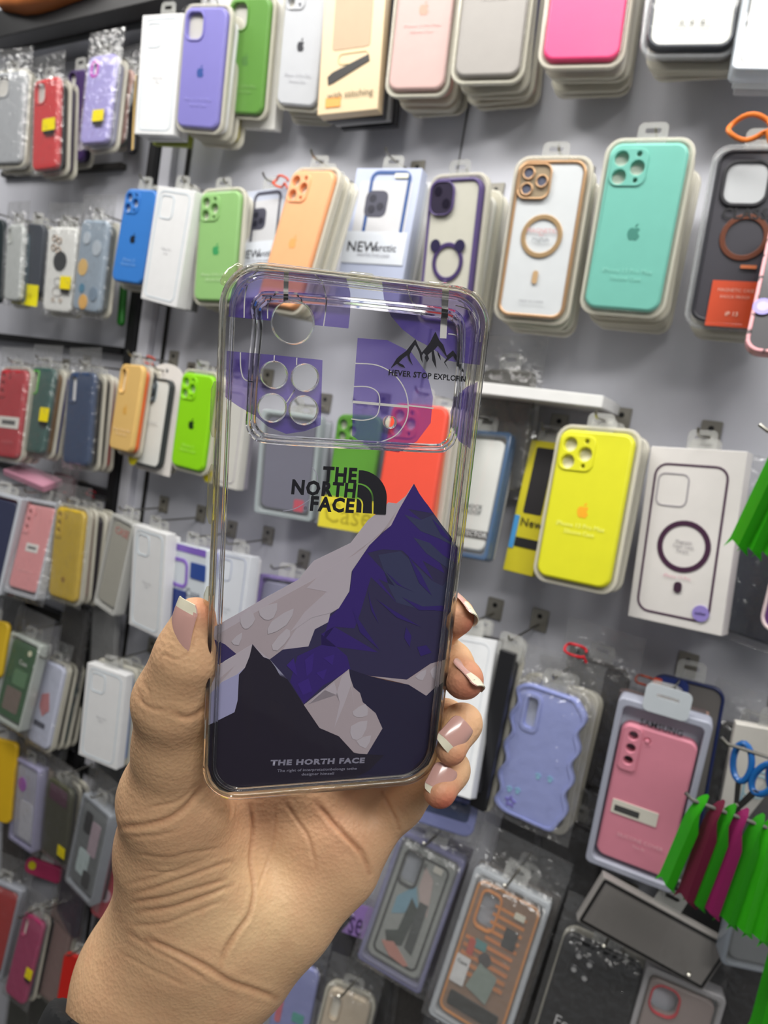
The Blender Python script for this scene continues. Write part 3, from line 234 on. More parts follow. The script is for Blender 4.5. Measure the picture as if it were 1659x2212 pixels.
('H2', [-0.2177, 0.7638, 0.7756, -0.1873, 0.0924, 0.0902, 0.0953, 0.1845], 'pack', {'bag': 1, 'col': (205, 210, 215), 'inner': (140, 106, 80), 'cam': 'sloto', 'film': 1, 'art': [('rect', 'orange_stripe', 0.1, 0.37, 0.5, 0.022, 0.0, (225, 140, 60)), ('rect', 'orange_stripe', 0.1, 0.31, 0.5, 0.022, 0.0, (225, 140, 60)), ('rect', 'orange_stripe', 0.1, 0.25, 0.5, 0.022, 0.0, (225, 140, 60)), ('rect', 'orange_stripe', 0.1, 0.19, 0.5, 0.022, 0.0, (225, 140, 60)), ('rect', 'orange_stripe', 0.1, 0.13, 0.5, 0.022, 0.0, (215, 130, 60)), ('rect', 'orange_stripe', -0.05, 0.07, 0.75, 0.022, 0.0, (215, 130, 60)), ('rect', 'orange_stripe', -0.05, 0.01, 0.75, 0.022, 0.0, (205, 125, 60)), ('rect', 'orange_stripe', -0.05, -0.05, 0.75, 0.022, 0.0, (205, 125, 60)), ('rect', 'orange_stripe', -0.05, -0.11, 0.75, 0.022, 0.0, (200, 125, 60)), ('rect', 'orange_stripe', -0.05, -0.17, 0.75, 0.022, 0.0, (200, 125, 60)), ('rect', 'black_stamp', 0.2, 0.2, 0.2, 0.14, 0.01, (35, 32, 32)), ('disc', 'dark_badge', -0.05, -0.02, 0.1, (60, 50, 50)), ('rect', 'teal_patch', -0.18, 0.06, 0.2, 0.06, 0.02, (80, 140, 140)), ('rect', 'red_patch', -0.3, 0.02, 0.1, 0.12, 0.02, (190, 70, 50)), ('poly', 'grey_patch', [(-0.1, -0.05), (0.2, -0.1), (0.15, -0.3), (-0.2, -0.25)], (130, 145, 135)), ('rect', 'white_label', -0.35, -0.17, 0.22, 0.2, 0.01, (225, 225, 225)), ('text', 'label_text', 'Case', -0.35, -0.11, 0.08, (40, 40, 40), 1), ('rect', 'dark_patch', 0, -0.38, 0.78, 0.1, 0.03, (38, 38, 34)), ('rect', 'price_sticker', 0.24, 0.38, 0.16, 0.04, 0.01, (225, 222, 205))]}, 'white framed pack with an orange striped printed case at the bottom', 'phone case', 'cases hanging on the bottom rows', (3, [(130, 120, 112), (100, 92, 85), (80, 75, 70)], 'box')),
('H3', [-0.1022, 0.7754, 0.7611, -0.109, 0.0892, 0.2002, 0.0873, 0.1768], 'case', {'col': (24, 24, 26), 'cam': 'quadk', 'bag': 1, 'art': [('text', 'hand_lettering', 'Fenny', -0.1, -0.05, 0.2, (200, 200, 200), 0)]}, 'black case with thin white lettering in a bag at the bottom', 'phone case', 'cases hanging on the bottom rows', (1, [(50, 50, 52)], 'case')),
('H4', [-0.0149, 0.7943, 0.7685, -0.0526, 0.0551, 0.2002, 0.0808, 0.1703], 'pack', {'col': (180, 178, 180), 'inner': (150, 135, 132), 'cam': 'slotr', 'film': 1, 'art': []}, 'clear boxed case with a red camera rim at the bottom edge', 'phone case', 'cases hanging on the bottom rows', None),
('H6', [-0.3949, 0.7847, 0.5396, -0.1743, 0.0417, 0.265, 0.0611, 0.1576], 'case', {'col': (205, 190, 168), 'cam': 'slot', 'tray': 1, 'bag': 1, 'art': []}, 'beige bagged case at the bottom edge beside the lavender one', 'phone case', 'cases hanging on the bottom rows', None),
('H7', [-0.4736, 0.7879, 0.5347, -0.209, -0.0436, 0.1727, 0.0612, 0.1555], 'case', {'col': (140, 145, 195), 'cam': 'slot', 'bag': 1, 'art': [('rect', 'pink_print', -0.3, 0.1, 0.15, 0.3, 0.05, (205, 110, 120)), ('rect', 'green_print', 0.2, 0.05, 0.3, 0.08, 0.03, (90, 160, 150))]}, 'lavender patterned case at the bottom edge right of the wrist', 'phone case', 'cases hanging on the bottom rows', None),
('H8', [-0.4239, 0.8399, 0.7518, -0.3496, -0.4818, -0.4949, 0.0856, 0.0401], 'box', {'col': (150, 120, 185), 't': 0.01, 'art': [('text', 'printed_text', 'se', 0.1, -0.1, 0.55, (70, 50, 95), 0)]}, 'purple box corner with letters beside the palm', 'box', 'cases hanging on the bottom rows', None),
('H9', [0.0479, 0.79, 0.9901, 0.1126, -0.0403, 0.3849, 0.0649, 0.1031], 'pack', {'col': (150, 158, 168), 'inner': (120, 125, 130), 'cam': 'none', 'film': 1, 'art': []}, 'clear grey pack at the right edge below the green strips', 'phone case', 'cases hanging on the bottom rows', (1, [(30, 30, 32)], 'box')),
('H10', [-0.0554, 0.7825, 0.9558, 0.0528, 0.2907, 0.3827, 0.1436, 0.06], 'box', {'col': (150, 146, 142), 't': 0.012, 'film': 1, 'art': [('frame', 'black_edge', 0, 0, 0.98, 0.94, 0.02, 0.02, (30, 30, 30))]}, 'flat grey pack with a black edge under the green strips', 'box', 'cases hanging on the bottom rows', None),
('D15', [-0.2586, 0.7806, 1.0354, -0.0027, 0.009, -0.102, 0.0199, 0.1941], 'box', {'col': (30, 30, 33), 't': 0.01, 'art': []}, 'narrow black box between the white box and the lavender wavy case', 'box', 'cases hanging on the fourth row', (2, [(40, 40, 44), (90, 88, 86)], 'case')),
('Z0', [-1.2964, 0.845, 0.9, -0.06, -0.08, -0.1, 0.075, 0.15], 'case', {'col': (44, 46, 50), 'cam': 'none', 'bag': 1, 'art': []}, 'dark bagged filler pack under the mustard and pink packs at far left', 'phone case', 'dark filler packs added deep in the stacks', None),  # dark filler packs from here on, added to crowd and darken the gaps
('Z1', [-1.1147, 0.851, 0.9043, 0.0, 0.04, -0.1, 0.075, 0.15], 'case', {'col': (58, 54, 52), 'cam': 'none', 'bag': 1, 'art': []}, 'dark bagged filler pack above the pale lavender case on the fifth row', 'phone case', 'dark filler packs added deep in the stacks', None),
('Z2', [-1.0222, 0.857, 0.9216, 0.06, -0.04, -0.1, 0.075, 0.15], 'case', {'col': (150, 150, 150), 'cam': 'none', 'bag': 1, 'art': []}, 'grey bagged filler pack above the white box on the fifth row', 'phone case', 'dark filler packs added deep in the stacks', None),
('Z3', [-1.1252, 0.845, 0.7426, -0.03, 0.08, -0.1, 0.075, 0.15], 'case', {'col': (40, 42, 40), 'cam': 'none', 'bag': 1, 'art': []}, 'black bagged filler pack between the lavender and white packs, fifth row', 'phone case', 'dark filler packs added deep in the stacks', None),
('Z4', [-1.2028, 0.851, 0.6751, 0.03, 0.0, -0.1, 0.075, 0.15], 'case', {'col': (66, 60, 56), 'cam': 'none', 'bag': 1, 'art': []}, 'brown bagged filler pack above the lilac framed pack on the sixth row', 'phone case', 'dark filler packs added deep in the stacks', None),
('Z5', [-0.9727, 0.857, 0.6698, -0.06, -0.08, -0.1, 0.075, 0.15], 'case', {'col': (52, 54, 60), 'cam': 'none', 'bag': 1, 'art': []}, 'dark slate bagged filler pack below the white outlined box, left of the thumb base', 'phone case', 'dark filler packs added deep in the stacks', None),
('Z6', [-1.0209, 0.845, 0.4434, 0.0, 0.04, -0.1, 0.075, 0.15], 'case', {'col': (48, 38, 60), 'cam': 'none', 'bag': 1, 'art': []}, 'dark purple bagged filler pack above the magenta case', 'phone case', 'dark filler packs added deep in the stacks', None),
('Z7', [-1.2075, 0.851, 0.4484, 0.06, -0.04, -0.1, 0.075, 0.15], 'case', {'col': (70, 62, 60), 'cam': 'none', 'bag': 1, 'art': []}, 'dark brown bagged filler pack under the golden yellow case', 'phone case', 'dark filler packs added deep in the stacks', None),
('Z8', [-0.9406, 0.857, 0.3575, -0.03, 0.08, -0.1, 0.075, 0.15], 'case', {'col': (44, 40, 44), 'cam': 'none', 'bag': 1, 'art': []}, 'charcoal bagged filler pack just left of the wrist', 'phone case', 'dark filler packs added deep in the stacks', None),
('Z9', [-1.0631, 0.845, 0.2103, 0.03, 0.0, -0.1, 0.075, 0.15], 'case', {'col': (60, 66, 58), 'cam': 'none', 'bag': 1, 'art': []}, 'dull green bagged filler pack at the bottom left edge', 'phone case', 'dark filler packs added deep in the stacks', None),
('Z10', [-1.1359, 0.851, 0.1439, -0.06, -0.08, -0.1, 0.075, 0.15], 'case', {'col': (70, 74, 66), 'cam': 'none', 'bag': 1, 'art': []}, 'grey green bagged filler pack in the bottom left corner', 'phone case', 'dark filler packs added deep in the stacks', None),
('Z11', [-0.2176, 0.857, 0.8781, 0.0, 0.04, -0.1, 0.075, 0.15], 'case', {'col': (60, 56, 56), 'cam': 'none', 'bag': 1, 'art': []}, 'dark bagged filler pack between the wavy case and the orange striped one', 'phone case', 'dark filler packs added deep in the stacks', None),
('Z12', [-0.1508, 0.845, 0.891, 0.06, -0.04, -0.1, 0.075, 0.15], 'case', {'col': (50, 48, 50), 'cam': 'none', 'bag': 1, 'art': []}, 'black bagged filler pack above the black lettered case', 'phone case', 'dark filler packs added deep in the stacks', None),
('Z13', [-0.468, 0.851, 0.6182, -0.03, 0.08, -0.1, 0.075, 0.15], 'case', {'col': (46, 44, 50), 'cam': 'none', 'bag': 1, 'art': []}, 'dark bagged filler pack below the purple box corner beside the palm', 'phone case', 'dark filler packs added deep in the stacks', None),
('Z14', [-0.3389, 0.857, 0.587, 0.03, 0.0, -0.1, 0.075, 0.15], 'case', {'col': (60, 56, 54), 'cam': 'none', 'bag': 1, 'art': []}, 'dark brown bagged filler pack below the collage case', 'phone case', 'dark filler packs added deep in the stacks', None),
('Z15', [-0.3833, 0.845, 0.6184, -0.06, -0.08, -0.1, 0.075, 0.15], 'case', {'col': (44, 44, 46), 'cam': 'none', 'bag': 1, 'art': []}, 'black bagged filler pack left of the collage case bottom', 'phone case', 'dark filler packs added deep in the stacks', None),
('Z16', [-0.1536, 0.851, 0.7459, 0.0, 0.04, -0.1, 0.075, 0.15], 'case', {'col': (48, 46, 46), 'cam': 'none', 'bag': 1, 'art': []}, 'charcoal bagged filler pack between the striped and the black lettered case', 'phone case', 'dark filler packs added deep in the stacks', None),
('Z17', [-0.0066, 0.857, 0.8657, 0.06, -0.04, -0.1, 0.075, 0.15], 'case', {'col': (40, 40, 42), 'cam': 'none', 'bag': 1, 'art': []}, 'black bagged filler pack below the flat grey pack', 'phone case', 'dark filler packs added deep in the stacks', None),
('Z18', [0.0399, 0.845, 0.8496, -0.03, 0.08, -0.1, 0.075, 0.15], 'case', {'col': (54, 52, 54), 'cam': 'none', 'bag': 1, 'art': []}, 'dark bagged filler pack in the bottom right corner', 'phone case', 'dark filler packs added deep in the stacks', None),
('Z19', [-0.1669, 0.851, 1.0817, 0.03, 0.0, -0.1, 0.075, 0.15], 'case', {'col': (70, 68, 68), 'cam': 'none', 'bag': 1, 'art': []}, 'grey bagged filler pack between the wavy case and the dusty pink box', 'phone case', 'dark filler packs added deep in the stacks', None),
('Z20', [-0.1862, 0.857, 1.0259, -0.06, -0.08, -0.1, 0.075, 0.15], 'case', {'col': (52, 50, 50), 'cam': 'none', 'bag': 1, 'art': []}, 'black bagged filler pack right behind the lavender wavy case', 'phone case', 'dark filler packs added deep in the stacks', None),
('Z21', [-0.0051, 0.845, 1.0575, 0.0, 0.04, -0.1, 0.075, 0.15], 'case', {'col': (60, 58, 58), 'cam': 'none', 'bag': 1, 'art': []}, 'dark bagged filler pack behind the green strips', 'phone case', 'dark filler packs added deep in the stacks', None),
('Z22', [-0.3361, 0.851, 1.4075, 0.06, -0.04, -0.1, 0.075, 0.15], 'case', {'col': (90, 88, 84), 'cam': 'none', 'bag': 1, 'art': []}, 'brown grey bagged filler pack under the white wall ledge', 'phone case', 'dark filler packs added deep in the stacks', None),
('Z23', [-0.0264, 0.857, 1.3012, -0.03, 0.08, -0.1, 0.075, 0.15], 'case', {'col': (80, 84, 96), 'cam': 'none', 'bag': 1, 'art': []}, 'slate bagged filler pack under the upper green strips', 'phone case', 'dark filler packs added deep in the stacks', None),
('Z24', [-1.1767, 0.845, 1.1351, 0.03, 0.0, -0.1, 0.075, 0.15], 'case', {'col': (90, 50, 60), 'cam': 'none', 'bag': 1, 'art': []}, 'maroon bagged filler pack behind the mustard yellow case', 'phone case', 'dark filler packs added deep in the stacks', None),
]
# ---------------------------------------------------------------- room
WY=.885
PANEL=mat((205,206,214),.42,amt=.03); BLACK=mat((20,20,22),.5); WHITE=mat((232,232,230),.4)
def struct(name,me,mt): return tag(link(name,me,mt,smooth=False),None,None,kind='structure')
def X(u,v,y=WY): return at(u,v,y).x
struct('wall_back',box_mesh(-2.6,1.6,WY,WY+.06,0,2.9),PANEL)
struct('floor',box_mesh(-2.6,1.6,-1.6,WY,-.05,0),mat((70,66,62),.5))
struct('ceiling',box_mesh(-2.6,1.6,-1.6,WY,2.9,2.95),mat((225,225,222),.7))
struct('wall_left',box_mesh(-2.66,-2.6,-1.6,WY,0,2.9),mat((120,120,120),.6))
# black upright between the two display panels, a white upright beside it and a thin dark gap
xa=at(277,740,WY).x
def upright(name,u,v,wd,y0,mt): 
    x=at(u,v,y0).x; return struct(name,box_mesh(x-wd/2,x+wd/2,y0,WY,.02,2.88,.001),mt)
upright('trim_1',277,740,.019,.862,BLACK)
upright('trim_2',308,740,.028,.872,mat((214,214,222),.4))
upright('trim_3',352,740,.006,.880,mat((40,38,36),.5))
def rail(name,u0,v0,u1,v1,y,hh,mt,depth=None):
    a=at(u0,v0,y); b=at(u1,v1,y); z=(a.z+b.z)/2
    return struct(name,box_mesh(min(a.x,b.x),max(a.x,b.x),y,y+(depth or (WY-y)),z-hh/2,z+hh/2,.001),mt)
rail('trim_4',-40,112,352,18,.84,.045,mat((150,152,156),.35,.6))      # aluminium top rail
rail('trim_5',-40,60,352,-38,.80,.05,BLACK)
rail('trim_6',-40,734,262,743,.865,.012,BLACK)
rail('trim_7',-40,1004,243,1056,.865,.012,BLACK)
rail('trim_8',-40,1276,225,1365,.865,.014,BLACK)
rail('trim_9',-40,1552,205,1655,.865,.014,BLACK)
rail('trim_10',0,380,262,350,.872,.01,mat((70,68,66),.5))
# panel seam
x=at(1000,300,WY).x; struct('trim_11',box_mesh(x-.001,x+.001,WY-.001,WY,.02,2.88),mat((90,90,92),.6))
# white ledge behind the yellow case
a=at(1000,850,.80); b=at(1302,868,.80)
o=link('wall_ledge',box_mesh(a.x,b.x,.80,WY,b.z-.007,b.z+.007,.001),WHITE); tag(o,'thin white ledge on the wall above the yellow case','shelf')
# orange bag on top left rail
bm=bmesh.new(); bmesh.ops.create_icosphere(bm,subdivisions=3,radius=1)
for vv in bm.verts:
    n=math.sin(vv.co.x*5)*math.cos(vv.co.z*4)*.08; vv.co*=1+n; vv.co.x*=.16; vv.co.y*=.035; vv.co.z*=.03
me=bpy.data.meshes.new('bag'); bm.to_mesh(me); bm.free(); o=link('bag',me,mat((205,120,60),.6)); o.location=at(120,-2,.80)+Vector((0,.0,.012)); tag(o,'orange bundle lying on the black rail in the top left corner','bag')
# ---------------------------------------------------------------- goods on the hooks
APPLE=[(0,.32),(.1,.36),(.22,.39),(.34,.34),(.43,.25),(.33,.14),(.31,.0),(.37,-.12),(.47,-.2),(.4,-.37),(.3,-.5),(.2,-.56),(.1,-.53),(0,-.5),(-.1,-.53),(-.2,-.56),(-.31,-.48),(-.42,-.3),(-.48,-.08),(-.46,.12),(-.37,.28),(-.24,.37),(-.1,.36)]
LEAF=[(0,.42),(.03,.56),(.12,.66),(.24,.7),(.22,.56),(.13,.46)]
E_=.0006
def logo(x,z,s,f,c,root):
    flat('logo',[[(x+a*s,z+b*s) for a,b in P] for P in (APPLE,LEAF)],f,f+.0003,mat(c,.4),root)
def art(top,w,h,L,f,base=None):
    last=None
    for i,a in enumerate(L):
        root=last if (a[1] in('label_text','band_text','sticker_text','barcode') and last) else (base or top)
        before=root
        k,nm=a[0],a[1]; ff=f+E_*(1+i*.25)
        if k=='rect': _,_,x,z,aw,ah,r,c=a; flat(nm,[rrect(aw*w,ah*h,r*w,x*w,z*h,3)],f,ff,mat(c,.5),root)
        elif k=='frame': _,_,x,z,aw,ah,r,t,c=a; flat(nm,[rrect(aw*w,ah*h,r*w,x*w,z*h,5),rrect(aw*w-2*t*w,ah*h-2*t*w,max(r-t,.001)*w,x*w,z*h,5)],f,ff,mat(c,.45),root)
        elif k=='ring': _,_,x,z,R,r,c=a; flat(nm,[circle(R*w,x*w,z*h,32),circle(r*w,x*w,z*h,32)],f,ff,mat(c,.4),root)
        elif k=='disc': _,_,x,z,R,c=a; flat(nm,[circle(R*w,x*w,z*h,20)],f,ff,mat(c,.45),root)
        elif k=='poly': _,_,P,c=a; flat(nm,[[(p[0]*w,p[1]*h) for p in P]],f,ff,mat(c,.5),root)
        if root is (base or top) and a[1] in('yellow_label','orange_label','black_band','lilac_sticker','barcode_sticker','white_label') and not base: last=list(C.objects)[-1]
        if k=='text':
            _,_,s,x,z,sz,c,b=a; text(nm,s,sz*w,x*w,z*h,ff+.0002,mat(c or (200,200,200),.5),root,b)
def camera_loops(w,h,t,cam):
    """lens openings (in the case's own plane) and the raised island of the case"""
    sx=w/.076; x0=-w*.5+.0215*sx; z0=h*.5-.0235*sx
    if cam=='tri': return [circle(.0072*sx,x0-.0082*sx,z0+.0082*sx,16),circle(.0072*sx,x0-.0082*sx,z0-.0092*sx,16),circle(.0072*sx,x0+.0085*sx,z0-.0005,16),circle(.0028,x0+.0085*sx,z0+.0125*sx,10),circle(.0024,x0+.0085*sx,z0-.0125*sx,10)],rrect(.036*sx,.036*sx,.009,x0,z0)
    if cam in('sq',): return [rrect(.03*sx,.034*sx,.01,x0,z0)],rrect(.035*sx,.039*sx,.012,x0,z0)
    if cam=='bigslot': return [rrect(.021,.041,.006,x0-.001,z0-.007)],rrect(.027,.048,.009,x0-.001,z0-.007)
    if cam=='slot': return [rrect(.016*sx,.04*sx,.006,x0-.003,z0-.006)],rrect(.02*sx,.044*sx,.008,x0-.003,z0-.006)
    if cam in('slotg','slotw'): return [rrect(.017*sx,.042*sx,.004,x0-.002,z0-.006)],rrect(.022*sx,.048*sx,.006,x0-.002,z0-.006)
    if cam=='pinkcam': return [rrect(.014*sx,.022*sx,.006,x0,z0)],rrect(.021*sx,.03*sx,.009,x0,z0)
    if cam in('dots','dotsL'): return [circle(.0048,x0-.008,z0+.011,14),circle(.0048,x0-.008,z0-.003,14),circle(.0048,x0-.008,z0-.017,14),circle(.0024,x0+.006,z0+.009,10)],rrect(.018,.05,.005,x0-.0085,z0-.004)
    return [],None
def hang(root,w,h,f,tabx=0,wide=.03,mt=None):
    z=h/2; tb=rrect(wide,.03,.006,0,z+.006)
    flat('hang_tab',[tb,rrect(.016,.005,.0024,0,z+.013)],f-.001,f,mt or TAB,root)
def wrinkle(x,z,s): return (math.sin(x*310+s)*math.cos(z*270+s*2)+.6*math.sin((x+z)*520+s*3)+.5*math.cos((x-z*1.3)*730+s))*.5
def bag(root,w,h,t,seed,head=.042):
    W=w+.018; x0=-W/2; z0=-h/2-.009; z1=h/2+head; nx,nz=26,52; bm=bmesh.new(); G=[]
    for side in (1,-1):
        g=[]
        for j in range(nz+1):
            row=[]
            for i in range(nx+1):
                u=i/nx; q=j/nz; x=x0+W*u; z=z0+(z1-z0)*q
                edge=min(1,min(u,1-u)*9)*min(1,q*14)*min(1,(1-q)*8)
                inside=max(0,min(1,(h/2+.004-z)/.02))
                base=(.0035 if side>0 else -(t+.004))*inside+(-t*.5)*(1-inside)
                crum=wrinkle(x,z,seed+side)*(.0014*inside+.0065*(1-inside))
                y=-(base+abs(crum)*side*1.0*edge)*edge-(-t*.5)*(1-edge) if True else 0
                row.append(bm.verts.new((x+wrinkle(z,x,seed)*.0012*(1-inside),y,z+OZ)))
            g.append(row)
        G.append(g)
        for j in range(nz):
            for i in range(nx):
                q=(g[j][i],g[j][i+1],g[j+1][i+1],g[j+1][i]); bm.faces.new(q if side>0 else q[::-1])
    me=bpy.data.meshes.new('bag'); bm.to_mesh(me); bm.free()
    return link('plastic_bag',me,BAG,root)
def slab(root,name,w,h,r,f0,f1,mt,holes=(),bev=.003,x=0,z=0,label=None):
    return flat(name,[rrect(w,h,r,x,z,7)]+list(holes),f0,f1,mt,root,bev,label)
def build(key,pose,kind,p,label,cat,grp):
    global OZ
    bx,by,bz,rx,ry,rz,w,h=pose; OZ=h/2
    nm={'box':'case_box','pack':'boxed_phone_case','clear':'clear_phone_case','wavy':'wavy_phone_case','case':'silicone_phone_case'}[kind]
    root=empty(nm,(bx,by,bz),(rx,ry,rz)); tag(root,label,cat,grp)
    c=p.get('col',(200,200,200)); f=0; seed=sum(map(ord,key))
    back=.012
    if kind=='box':
        t=p.get('t',.018); back=t
        ct=slab(root,'carton',w,h,.0012,-t,0,mat(c,.4,coat=.25),bev=.0008)
        if 'film' in p: slab(root,'clear_film',w,h,.002,.0022,.0024,FILM,bev=0)
        art(root,w,h,p.get('art',[]),0,ct); hang(root,w,h,-t/2)
    elif kind=='pack':
        t=.02; back=t; fr=film(cover=.72,cc=c,base=.05,rough=.1,key='pack%s'%(c,))
        flat('clear_frame',[rrect(w,h,.006,0,0),rrect(w*.86,h*.92,.006,0,0)],-t,0,fr,root,.0015)
        slab(root,'back_card',w*.96,h*.97,.004,-t,-t+.001,mat((200,206,218),.5),bev=0)
        cm=p.get('cam'); iw,ih=w*.82,h*(.80 if p.get('tab') else .87); OZ+=(-h*.035 if p.get('tab') else 0); L,isl=camera_loops(iw,ih,.01,{'slotk':'bigslot','sloto':'bigslot','slotr':'sq'}.get(cm,cm))
        sh=slab(root,'phone_case',iw,ih,.01,-.014,-.003,mat(p['inner'],.45),L,.0025)
        col={'slotk':(30,32,32),'sloto':(225,140,50),'slotr':(190,30,50)}.get(cm)
        if isl: flat('camera_rim' if col else 'camera_island',[isl]+L,-.006,-.0015,mat(col or p['inner'],.3 if col else .45),root,.0008)
        if cm=='sloto': flat('orange_rim',[rrect(iw,ih,.01),rrect(iw-.006,ih-.006,.008)],-.0035,-.0022,mat((215,140,60),.35),root,.0005)
        art(root,iw,ih,p.get('art',[]),-.003)
        OZ=h/2
        if p.get('film'): slab(root,'clear_film',w*.9,h*.95,.005,0,.0003,WINDOW,bev=0)
        if p.get('bag'): bag(root,w,h,t,seed*.37,.05)
        if p.get('tab'):
            flat('hang_tab',[rrect(.044,.03,.006,0,h/2+.009),rrect(.022,.004,.0018,0,h/2+.013)],.0002,.0012,mat((205,212,218),.4),root)
        else: hang(root,w,h,-.008)
    else:
        cm=p.get('cam','none'); t=.0095; L,isl=camera_loops(w,h,t,cm); body=mat(c,.42)
        back=t+.001
        if kind=='case':
            slab(root,'case_shell',w,h,.0125,-t,0,body,L,.0032)
            if L: slab(root,'card_insert',w*.9,h*.92,.008,-t*.6,-t*.55,mat((228,224,212) if cm not in('sq',) else (205,202,196),.6),bev=0)
            if isl:
                ic={'slotg':(90,190,60),'slotw':c,'pinkcam':(215,60,200)}.get(cm,c)
                flat('camera_island',[isl]+L,-.001,.0014,mat(ic,.4 if ic==c else .2),root,.0007)
            if cm=='slotw': flat('card_white',[rrect(.014,.038,.003,L[0][0][0]-.008,h/2-.03)],-.004,-.003,mat((235,235,235),.5),root)
            if cm in('quadg','quadk'):
                for i,(dx,dz) in enumerate(((-.0,.0),(.013,-.004),(-.001,-.016),(.012,-.02))):
                    flat('lens_rim',[circle(.0058,-w/2+.02+dx,h/2-.02+dz,18),circle(.0044 if cm=='quadg' else .0032,-w/2+.02+dx,h/2-.02+dz,18)],0,.002,mat((190,160,130) if cm=='quadg' else (60,60,64),.25,.8),root,.0006)
                    if cm=='quadk': flat('lens_hole',[circle(.003,-w/2+.02+dx,h/2-.02+dz,12)],0,.0006,mat((190,190,190),.4),root)
        elif kind=='wavy':
            B=rrect(w*.94,h*.98,.017,0,0,10); P=[]
            for i in range(len(B)):
                q0=B[i]; q1=B[(i+1)%len(B)]; d=math.dist(q0,q1); k=max(1,int(d/.0025))
                for s_ in range(k):
                    x=q0[0]+(q1[0]-q0[0])*s_/k; z=q0[1]+(q1[1]-q0[1])*s_/k
                    fx=max(0,min(1,(abs(x)-w*.3)/(w*.15)))
                    P.append((x+(1 if x>0 else -1)*.0032*math.cos((z+(.014 if x>0 else 0))*2*math.pi/.036)*fx,z))
            slot=rrect(.0135,.036,.005,-w*.5+.024,h/2-.034)
            flat('case_shell',[P,slot],-.011,0,body,root,.002)
            flat('case_edge',[P,[(x*.90,z*.955) for x,z in P]],-.0005,.0016,body,root,.0008)
            flat('camera_rim',[rrect(.022,.046,.008,-w*.5+.024,h/2-.034),slot],-.0005,.0016,body,root,.0007)
            slab(root,'card_insert',w*.7,h*.85,.008,-.007,-.0065,mat((190,195,205),.6),bev=0)
            for (x,z) in ((.004,-.022),(.018,-.02),(-.026,-.05),(-.016,-.048)):
                pc=mat((150,205,230),.4); loops=[circle(.0022,x,z-.0015,10)]+[circle(.001,x+d,z+e,8) for d,e in ((-.0026,.0012),(-.001,.0026),(.001,.0026),(.0026,.0012))]
                flat('paw_print',loops,0,.0008,pc,root)
            st=[( -.022+ (.0075 if i%2==0 else .0038)*math.sin(math.pi*i/5), -.064+(.0075 if i%2==0 else .0038)*math.cos(math.pi*i/5)) for i in range(10)]
            si=[( -.022+ (a+.022)*.62, -.064+(b+.064)*.62) for a,b in st]
            flat('star_outline',[st,si],0,.001,mat((125,110,205),.4),root)
            back=.012
        else: # clear case with a coloured rim round a printed card
            metal=.55 if p.get('metal') else 0
            slab(root,'insert_card',w*.955,h*.975,.011,-t,-.0012,mat(p['card'],.45,coat=.3),bev=.001)
            rm=mat(c,.3,metal) if not p.get('marble') else mat(c,.4,kind='marble')
            flat('case_rim',[rrect(w,h,.0135,0,0,7),rrect(w-.007,h-.007,.0105,0,0,7)],-t,.0006,rm,root,.0012)
            if p.get('ring') is not None:
                rc=p['ring']; zc=-.0 if key!='B7' else -.012
                if key in('B8',): zc=.004
                flat('magnet_ring',[circle(w*.305,0,zc,40),circle(w*.235,0,zc,40)],-.001,.0006,mat(rc,.28,.5 if p.get('metal') else .25),root,.0004)
            sx=w/.076; cx=-w/2+.021*sx; cz=h/2-.0225*sx
            if cm in('quad','tri'):
                fr=rrect(.037*sx,.038*sx,.0095,cx,cz); 
                flat('camera_frame',[fr,rrect(.033*sx,.034*sx,.0085,cx,cz)],-.001,.0025,rm,root,.0008)
                cpl=flat('camera_plate',[fr],-.0012,.0002,mat((200,180,150) if cm=='quad' else (150,165,175),.25,.4),root)
                for dx,dz in ((-.0075,.0085),(-.0075,-.0085),(.0085,.0)):
                    flat('lens_ring',[circle(.0072*sx,cx+dx,cz+dz,20),circle(.0052*sx,cx+dx,cz+dz,20)],0,.003,rm,cpl,.0008)
                    flat('lens_glass',[circle(.0053*sx,cx+dx,cz+dz,20)],0,.001,mat((105,108,125) if cm=='quad' else (60,80,90),.1),cpl)
            if cm=='lens2':
                flat('camera_plate',[rrect(.033*sx,.036*sx,.011,cx,cz)],-.0012,.0015,mat((58,52,70),.3),root,.0008)
                flat('camera_frame',[rrect(.036*sx,.039*sx,.012,cx,cz),rrect(.033*sx,.036*sx,.011,cx,cz)],-.001,.0025,rm,root,.0006)
                for dx,dz in ((-.006,.008),(.007,-.006)): flat('lens_glass',[circle(.0055,cx+dx,cz+dz,20)],.0015,.002,mat((38,34,48),.15),root)
            if cm=='sqw':
                flat('camera_frame',[rrect(.044,.044,.013,-w/2+.029,h/2-.032),rrect(.037,.037,.01,-w/2+.029,h/2-.032)],-.001,.002,mat((35,35,40),.4),root,.0008)
                flat('camera_opening',[rrect(.037,.037,.01,-w/2+.029,h/2-.032)],-.0012,.0003,mat((205,208,210),.4),root)
            if p.get('archcard'):
                A=[(w*.72,-h*.56),(w*.72,h*.5)]+[(w*.1+w*.62*math.cos(math.radians(a)),h*.5+.026*math.sin(math.radians(a))) for a in range(10,180,10)]+[(-w*.52,h*.5),(-w*.52,-h*.56)]
                flat('arched_card',[A,circle(.004,w*.1,h*.5+.014,14)],-t-.002,-t-.0005,mat((232,226,220),.5),root)
        if p.get('tray'):
            tr=TRAYC if (kind=='clear' and key in('B10','A9')) else TRAY
            slab(root,'blister_tray',w+.010,h+.011,.016,-t-.007,-t+.001,tr,bev=.003); back=t+.008
            flat('tray_lip',[rrect(w+.012,h+.013,.017,0,0,7),rrect(w+.004,h+.005,.014,0,0,7)],-t+.0005,-t+.004,tr,root,.001)
